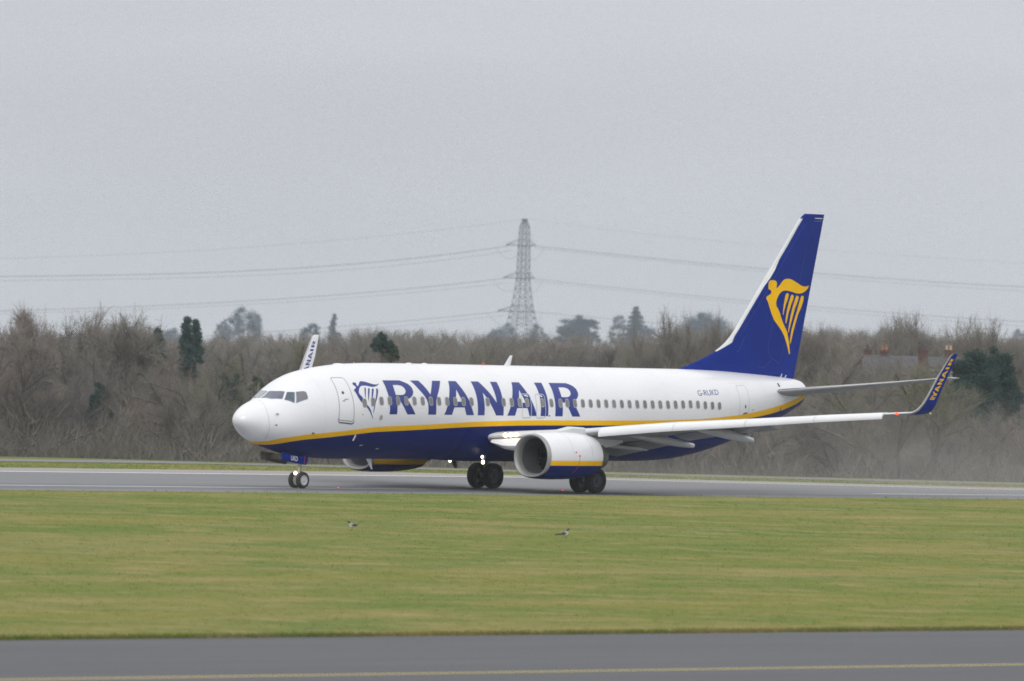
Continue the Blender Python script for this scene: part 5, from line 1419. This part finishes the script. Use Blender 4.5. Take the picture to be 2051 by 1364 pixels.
for a in (
    ('spruce_tree', 374, 638, 708, 58, 700, 'spruce', 31, 'taller of the dark conifer pair left of the nose, left stem', 'spruce'),
    ('spruce_tree', 392, 641, 680, 46, 704, 'spruce', 32, 'right stem of the dark conifer pair left of the nose', 'spruce'),
    ('spruce_tree', 316, 660, 682, 48, 695, 'spruce', 33, 'small dark broad conifer left of the conifer pair', 'spruce'),
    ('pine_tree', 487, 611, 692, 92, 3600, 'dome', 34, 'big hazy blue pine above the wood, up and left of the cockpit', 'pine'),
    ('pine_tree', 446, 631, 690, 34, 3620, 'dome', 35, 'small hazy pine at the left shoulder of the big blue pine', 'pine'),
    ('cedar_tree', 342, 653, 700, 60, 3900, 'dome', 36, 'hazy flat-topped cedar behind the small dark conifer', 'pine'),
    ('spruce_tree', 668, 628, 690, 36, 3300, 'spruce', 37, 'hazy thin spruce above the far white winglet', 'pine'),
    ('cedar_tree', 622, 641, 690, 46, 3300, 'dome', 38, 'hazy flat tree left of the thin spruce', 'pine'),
    ('holly_tree', 765, 662, 712, 46, 640, 'dome', 39, 'round dark evergreen above the forward fuselage roof', 'yew'),
    ('holly_tree', 784, 686, 724, 34, 646, 'dome', 59, 'lower smaller dark evergreen right of the round one over the roof', 'ivy'),
    ('holly_tree', 203, 764, 850, 52, 575, 'dome', 40, 'dark holly alone in the wood at left', 'yew'),
    ('holly_tree', 464, 730, 850, 66, 570, 'dome', 41, 'dark evergreen directly left of the cockpit roof', 'yew'),
    ('holly_tree', 490, 768, 890, 62, 566, 'dome', 42, 'dark ivy mass beside the radome', 'ivy'),
    ('holly_tree', 518, 742, 830, 40, 570, 'dome', 43, 'small dark evergreen over the cockpit windows', 'ivy'),
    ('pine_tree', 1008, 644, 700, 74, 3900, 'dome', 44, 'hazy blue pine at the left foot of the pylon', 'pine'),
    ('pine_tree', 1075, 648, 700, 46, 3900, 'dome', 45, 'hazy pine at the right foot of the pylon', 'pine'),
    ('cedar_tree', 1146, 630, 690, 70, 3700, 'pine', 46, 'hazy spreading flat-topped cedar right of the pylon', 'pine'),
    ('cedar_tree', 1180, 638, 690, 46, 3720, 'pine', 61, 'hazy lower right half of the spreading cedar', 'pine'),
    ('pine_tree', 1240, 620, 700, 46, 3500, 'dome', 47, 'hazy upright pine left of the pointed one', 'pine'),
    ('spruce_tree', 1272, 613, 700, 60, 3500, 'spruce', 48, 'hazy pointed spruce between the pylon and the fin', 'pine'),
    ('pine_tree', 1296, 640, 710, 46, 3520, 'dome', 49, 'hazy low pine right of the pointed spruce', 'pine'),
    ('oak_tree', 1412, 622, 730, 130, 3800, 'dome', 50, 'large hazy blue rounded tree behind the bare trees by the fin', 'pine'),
    ('holly_tree', 1950, 684, 870, 112, 592, 'dome', 52, 'big round dark evergreen right of the near winglet, left half', 'yew'),
    ('holly_tree', 1998, 689, 865, 104, 596, 'dome', 53, 'right half of the big round dark evergreen near the photo edge', 'yew'),
    ('holly_tree', 1932, 762, 880, 84, 588, 'dome', 54, 'low dark evergreen bush under the big round evergreen', 'yew'),
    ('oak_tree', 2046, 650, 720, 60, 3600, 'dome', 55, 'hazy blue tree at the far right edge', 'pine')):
    evergreen(*a)

# a far-off wood, blue with distance
parts = []; rf = np.random.default_rng(9)
for i in range(300):
    t_ = rf.uniform(950, 1700); u = rf.uniform(-150, 2200); x, y = spot(u, t_); vt = np.interp(u, [0, 400, 700, 900, 1100, 1350, 1700, 2051], [660, 668, 652, 654, 660, 655, 648, 668]) + rf.normal(4, 7)
    H = height(u, vt, t_) + 10
    for (V, F) in put(VAR[rf.integers(len(VAR))], x, y, -10.0, H, rf.uniform(0, 6.28), rf.uniform(.9, 1.5)): parts.append((V, F, 0))
V, F, fm = join(parts)
o = bigmesh('distant_woods', V, F, M['twig']); tag(o, 'distant bluish woods on the horizon', 'wood', kind='stuff')

# ---- brick house half hidden in the trees
M['brick'] = mat('red_brick', (.13, .070, .058), .9, noise=.35, nscale=3)
M['slate'] = mat('grey_slate', (.085, .083, .098), .75, noise=.3, nscale=2.5)
M['render'] = mat('pale_render', (.50, .55, .62), .8, noise=.15, nscale=1)
M['pot'] = mat('clay_pot', (.36, .16, .08), .8)
M['potpale'] = mat('buff_pot', (.52, .40, .24), .8)
M['glass'] = mat('house_glass', (.10, .12, .14), .1)
TH_ = 672.0
def house():
    x, y = spot(1800, TH_); zr = height(1800, 715, TH_); ze = zr - 1.55; zb = BASE_Z
    root = empty('house', (x, y, zb)); tag(root, 'brick house with grey slate roof and chimneys half hidden by bare trees', 'house')
    root.rotation_euler = (0, 0, math.atan2(c_right.y, c_right.x))
    z0 = lambda v: v - zb
    L_, D = 4.6, 3.4
    MB().add([(-2.6, -D, 0), (L_, -D, 0), (L_, D, 0), (-2.6, D, 0), (-2.6, -D, z0(ze)), (L_, -D, z0(ze)), (L_, D, z0(ze)), (-2.6, D, z0(ze)), (-2.6, 0, z0(zr) - .1), (L_, 0, z0(zr) - .1)],
             [(0, 1, 5, 4), (1, 2, 6, 9, 5), (2, 3, 7, 6), (3, 0, 4, 8, 7)]).obj('wall', M['brick'], root, smooth=False)
    mb = MB()
    for sg in (-1, 1):
        mb.add([(-2.9, sg * (D + .35), z0(ze) - .15), (L_ + .3, sg * (D + .35), z0(ze) - .15), (L_ + .3, 0, z0(zr)), (-2.9, 0, z0(zr)), (-2.9, sg * (D + .35), z0(ze) - .02), (L_ + .3, sg * (D + .35), z0(ze) - .02), (L_ + .3, 0, z0(zr) + .13), (-2.9, 0, z0(zr) + .13)],
               [(0, 1, 2, 3), (4, 5, 6, 7), (0, 1, 5, 4), (0, 3, 7, 4), (1, 2, 6, 5)])
    roof = mb.obj('roof', M['slate'], root, smooth=False)
    px = lambda u: (u - 1800) / 17116.1 * TH_
    def chimney(u, vt, vb, w, yy, pots, pm):
        a, b = z0(height(u, vb, TH_)), z0(height(u, vt, TH_))
        ch = MB().box((px(u), yy, (a + b) / 2), (w, .6, b - a)).box((px(u), yy, b - .12), (w + .12, .72, .14)).obj('chimney', M['brick'], root, smooth=False)
        for q in range(pots):
            MB().lathe([(0, .11), (.28, .09), (.30, .11), (.34, .10), (.34, .001)], (px(u) + (q - (pots - 1) / 2) * .30, yy, b), (0, 0, 1), 12).obj('chimney_pot', pm, ch)
    chimney(1845, 699, 745, .74, -D - .05, 1, M['slate'])
    chimney(1901, 700, 730, .62, .3, 2, M['potpale'])
    chimney(1738, 698, 730, .62, .4, 1, M['slate'])
    chimney(1772, 700, 730, .62, .2, 2, M['pot'])
    # rendered dormer with a white window
    zt, zb2 = z0(height(1872, 738, TH_)), z0(height(1872, 772, TH_))
    MB().box((px(1876), -D - .25, (zt + zb2) / 2), (2.2, .5, zt - zb2)).obj('bay_wall', M['render'], root, smooth=False)
    MB().box((px(1876), -D - .3, zt + .08), (2.5, .8, .16)).obj('bay_roof', M['slate'], root, smooth=False)
    wz = z0(height(1862, 748, TH_))
    w_ = MB().box((px(1862), -D - .52, wz), (1.0, .05, .62)).obj('window', M['glass'], root, smooth=False)
    fr = MB()
    for dx in (-.5, -.17, .17, .5): fr.box((px(1862) + dx, -D - .57, wz), (.06, .05, .68))
    for dz in (-.32, 0, .32): fr.box((px(1862), -D - .575, wz + dz), (1.06, .05, .06))
    fr.obj('frame', M['feather_white'], w_, smooth=False)
house()

# ---- electricity pylon and its cables
M['steel'] = mat('galvanised_steel', (.095, .135, .145), .7, noise=.2, nscale=.5)
M['cable'] = mat('aluminium_cable', (.17, .19, .19), .6)
TP = 2900.0; KP = TP / 17116.1     # metres per original pixel at the pylon
px_, py_ = spot(1044, TP)
PZ = lambda v: height(1044, v, TP)
pyl = empty('electricity_pylon', (px_, py_, -10.0)); tag(pyl, 'tall grey lattice steel pylon rising behind the trees over the fuselage', 'pylon')
pyl.rotation_euler = (0, 0, math.atan2(c_right.y, c_right.x) + R(-27))
def lattice():
    mb = MB(); lv = [(-10, 9.2), (PZ(690), 5.0), (PZ(668), 4.4), (PZ(650), 3.95), (PZ(636), 3.6), (PZ(624), 3.2), (PZ(611), 2.8), (PZ(595), 2.45), (PZ(578), 2.1), (PZ(560), 1.8), (PZ(548), 1.72), (PZ(535), 1.68), (PZ(521), 1.64), (PZ(508), 1.6), (PZ(494), 1.55), (PZ(480), 1.48), (PZ(467), 1.4), (PZ(454), 1.3), (PZ(445), .85), (PZ(438.5), .35)]
    z = lambda v: v + 10
    for j in range(len(lv) - 1):
        (z0, w0), (z1, w1) = lv[j], lv[j + 1]; w0 *= .90 * KP / .16; w1 *= .90 * KP / .16
        C0 = [(-w0, -w0), (w0, -w0), (w0, w0), (-w0, w0)]; C1 = [(-w1, -w1), (w1, -w1), (w1, w1), (-w1, w1)]
        for k in range(4):
            a, b = C0[k], C1[k]; k2 = (k + 1) % 4
            mb.tube((a[0], a[1], z(z0)), (b[0], b[1], z(z1)), .13, .13, 4)
            mb.tube((a[0], a[1], z(z0)), (C1[k2][0], C1[k2][1], z(z1)), .07, .07, 4)
            mb.tube((C0[k2][0], C0[k2][1], z(z0)), (b[0], b[1], z(z1)), .08, .08, 4)
            mb.tube((b[0], b[1], z(z1)), (C1[k2][0], C1[k2][1], z(z1)), .08, .08, 4)
    mb.box((0, 0, z(PZ(438.5))), (1.7, 1.7, .35))
    return mb.obj('lattice_body', M['steel'], pyl, smooth=False)
lattice()
ARMS = [(491.5, 479, 6.3, 4.1), (557, 544, 7.0, 4.0), (624, 610, 8.7, 4.3)]
TIPS = []
for (va, vu, ll, lr) in ARMS:
    mb = MB(); za, zu = PZ(va) + 10, PZ(vu) + 10; k = KP / .16
    for sx, L_ in ((-1, ll * k), (1, lr * k)):
        for yy in (-1.8 * k, 1.8 * k):
            mb.tube((0, yy, za), (sx * (L_), yy * .25, za + .1), .15, .12, 4).tube((sx * 1.6 * k, yy, zu), (sx * L_, yy * .25, za + .15), .09, .09, 4)
        for q in (.35, .6, .8):
            mb.tube((sx * L_ * q, -1.8 * k * (1 - .75 * q), za), (sx * L_ * q, 1.8 * k * (1 - .75 * q), za), .07, .07, 4)
            mb.tube((sx * L_ * q, 0, za), (sx * L_ * (q - .1), 0, za + (zu - za) * (1 - q) * .9), .07, .07, 4)
    mb.obj('cross_arm', M['steel'], pyl, smooth=False)
    # jumper loop hanging under the arm
    for sx, L_ in ((-1, ll * k), (1, lr * k)):
        mj = MB(); x0, x1 = (sx * (L_ + 3.6 * k), sx * .8); pts = []
        for q in range(13):
            t_ = q / 12; pts.append((x0 + (x1 - x0) * t_, -1.0, za - .2 - 4.2 * k * (1 - (2 * t_ - 1.15) ** 2 / 1.4)))
        for q in range(12): mj.tube(pts[q], pts[q + 1], .05, .05, 4, cap=False)
        mj.obj('jumper_loop', M['cable'], pyl, smooth=False)
def cable(pts, tl, tr, label, r_=.055):
    """pts: (u, v) samples; distances run from tl at the first to tr at the last"""
    us = [p[0] for p in pts]; n = 26; P = []
    wt = [1.0] * len(pts); wt[0 if abs(us[0] - 1040) < 60 else -1] = 12.0
    co = np.polyfit(us, [p[1] for p in pts], min(3, len(pts) - 2), w=wt)
    for i in range(n + 1):
        u = us[0] + (us[-1] - us[0]) * i / n; t_ = tl + (tr - tl) * i / n; x, y = spot(u, t_); P.append((x, y, height(u, float(np.polyval(co, u)), t_)))
    mb = MB()
    for i in range(n): mb.tube(P[i], P[i + 1], r_, r_, 5, cap=False)
    o = mb.obj('power_cable', M['cable']); tag(o, label, 'power cable', 'power cables strung from the pylon')
T1, T2 = 2700, 2700
cable([(-250, 556), (0, 553), (410, 546), (700, 528), (900, 508), (1011, 492)], T1, TP, 'upper of the two cables on the top arm, running left', .09)
cable([(-250, 566), (0, 562), (410, 554), (700, 539), (900, 519), (1020, 501)], T1, TP, 'thinner lower cable on the top arm, running left', .05)
cable([(-250, 628), (0, 621), (300, 613), (700, 588), (900, 568), (1006, 557)], T1, TP, 'upper of the two cables on the middle arm, running left', .08)
cable([(-250, 632), (0, 628), (420, 612), (700, 596), (900, 579), (1015, 566)], T1, TP, 'thinner lower cable on the middle arm, running left', .045)
cable([(300, 678), (600, 660), (900, 633), (1000, 624)], T1, TP, 'cable on the lowest arm, running left', .07)
cable([(300, 686), (600, 668), (900, 643), (1010, 631)], T1, TP, 'thinner cable on the lowest arm, running left', .045)
cable([(-250, 522), (0, 515), (400, 503), (800, 466), (1042, 439)], T1, TP, 'thin earth wire from the pylon top, running left', .03)
cable([(1052, 438), (1300, 470), (1640, 499), (2051, 528), (2300, 545)], TP, T2, 'thin earth wire from the pylon top, running right', .03)
cable([(1066, 492), (1300, 515), (1640, 549), (2051, 573), (2300, 583)], TP, T2, 'upper of the two cables on the top arm, running right', .09)
cable([(1066, 496), (1300, 519), (1640, 556), (2051, 581), (2300, 591)], TP, T2, 'thinner lower cable on the top arm, running right', .05)
cable([(1066, 558), (1300, 582), (1640, 616), (2051, 643), (2300, 655)], TP, T2, 'upper of the two cables on the middle arm, running right', .08)
cable([(1066, 563), (1300, 587), (1640, 622), (2051, 652), (2300, 664)], TP, T2, 'thinner lower cable on the middle arm, running right', .045)
cable([(1067, 624), (1300, 646), (1640, 676)], TP, T2, 'cable on the lowest arm, running right', .07)

# ================================================================== THE AIR

# spray and exhaust haze blown back behind the engines
mist = MB().box((75, 9, 3.6), (108, 44, 7.4)).obj('spray_mist', M['glass'], smooth=False)
mt = bpy.data.materials.new('spray_mist'); mt.use_nodes = True
nt = mt.node_tree; nt.nodes.remove(nt.nodes['Principled BSDF'])
pv = nt.nodes.new('ShaderNodeVolumePrincipled'); pv.inputs['Color'].default_value = (.66, .63, .61, 1); pv.inputs['Anisotropy'].default_value = 0.1
tc = nn(nt, 'ShaderNodeTexCoord'); sp = nn(nt, 'ShaderNodeSeparateXYZ'); nt.links.new(tc.outputs['Object'], sp.inputs[0])
def mr(src, a, b, c=0.0, d=1.0):
    r = nn(nt, 'ShaderNodeMapRange', interpolation_type='SMOOTHSTEP'); r.inputs[1].default_value = a; r.inputs[2].default_value = b; r.inputs[3].default_value = c; r.inputs[4].default_value = d
    nt.links.new(src, r.inputs[0]); return r.outputs[0]
def mul(a, b):
    m_ = nn(nt, 'ShaderNodeMath', operation='MULTIPLY')
    for i, v in ((0, a), (1, b)):
        if isinstance(v, float): m_.inputs[i].default_value = v
        else: nt.links.new(v, m_.inputs[i])
    return m_.outputs[0]
dn = mul(mr(sp.outputs['Z'], 5.2, .2), mr(sp.outputs['X'], 21.5, 48))
dn = mul(dn, mr(sp.outputs['X'], 125, 62)); dn = mul(dn, mr(sp.outputs['Y'], -12.5, -3)); dn = mul(dn, mr(sp.outputs['Y'], 31, 20))
dn = mul(dn, noise_fac(nt, .16, 3, (.40, 1, 1.6), .40, .66)); dn = mul(dn, 0.015)
nt.links.new(dn, pv.inputs['Density']); nt.links.new(pv.outputs[0], nt.nodes['Material Output'].inputs['Volume'])
mist.data.materials.clear(); mist.data.materials.append(mt); tag(mist, 'thin spray and exhaust haze drifting behind the aircraft', 'mist', kind='stuff')
hz = MB().box((1500, 1500, 40), (5600, 5600, 104)).obj('haze', M['glass'], smooth=False)
hz.location = (0, 0, 0)
mt = bpy.data.materials.new('haze_air'); mt.use_nodes = True
nt = mt.node_tree; nt.nodes.remove(nt.nodes['Principled BSDF'])
pv = nt.nodes.new('ShaderNodeVolumePrincipled'); pv.inputs['Density'].default_value = 0.00009; pv.inputs['Color'].default_value = (.84, .91, 1.0, 1); pv.inputs['Anisotropy'].default_value = 0.2
nt.links.new(pv.outputs[0], nt.nodes['Material Output'].inputs['Volume'])
hz.data.materials.clear(); hz.data.materials.append(mt); tag(hz, 'thin grey haze over the airfield', 'haze', kind='stuff')
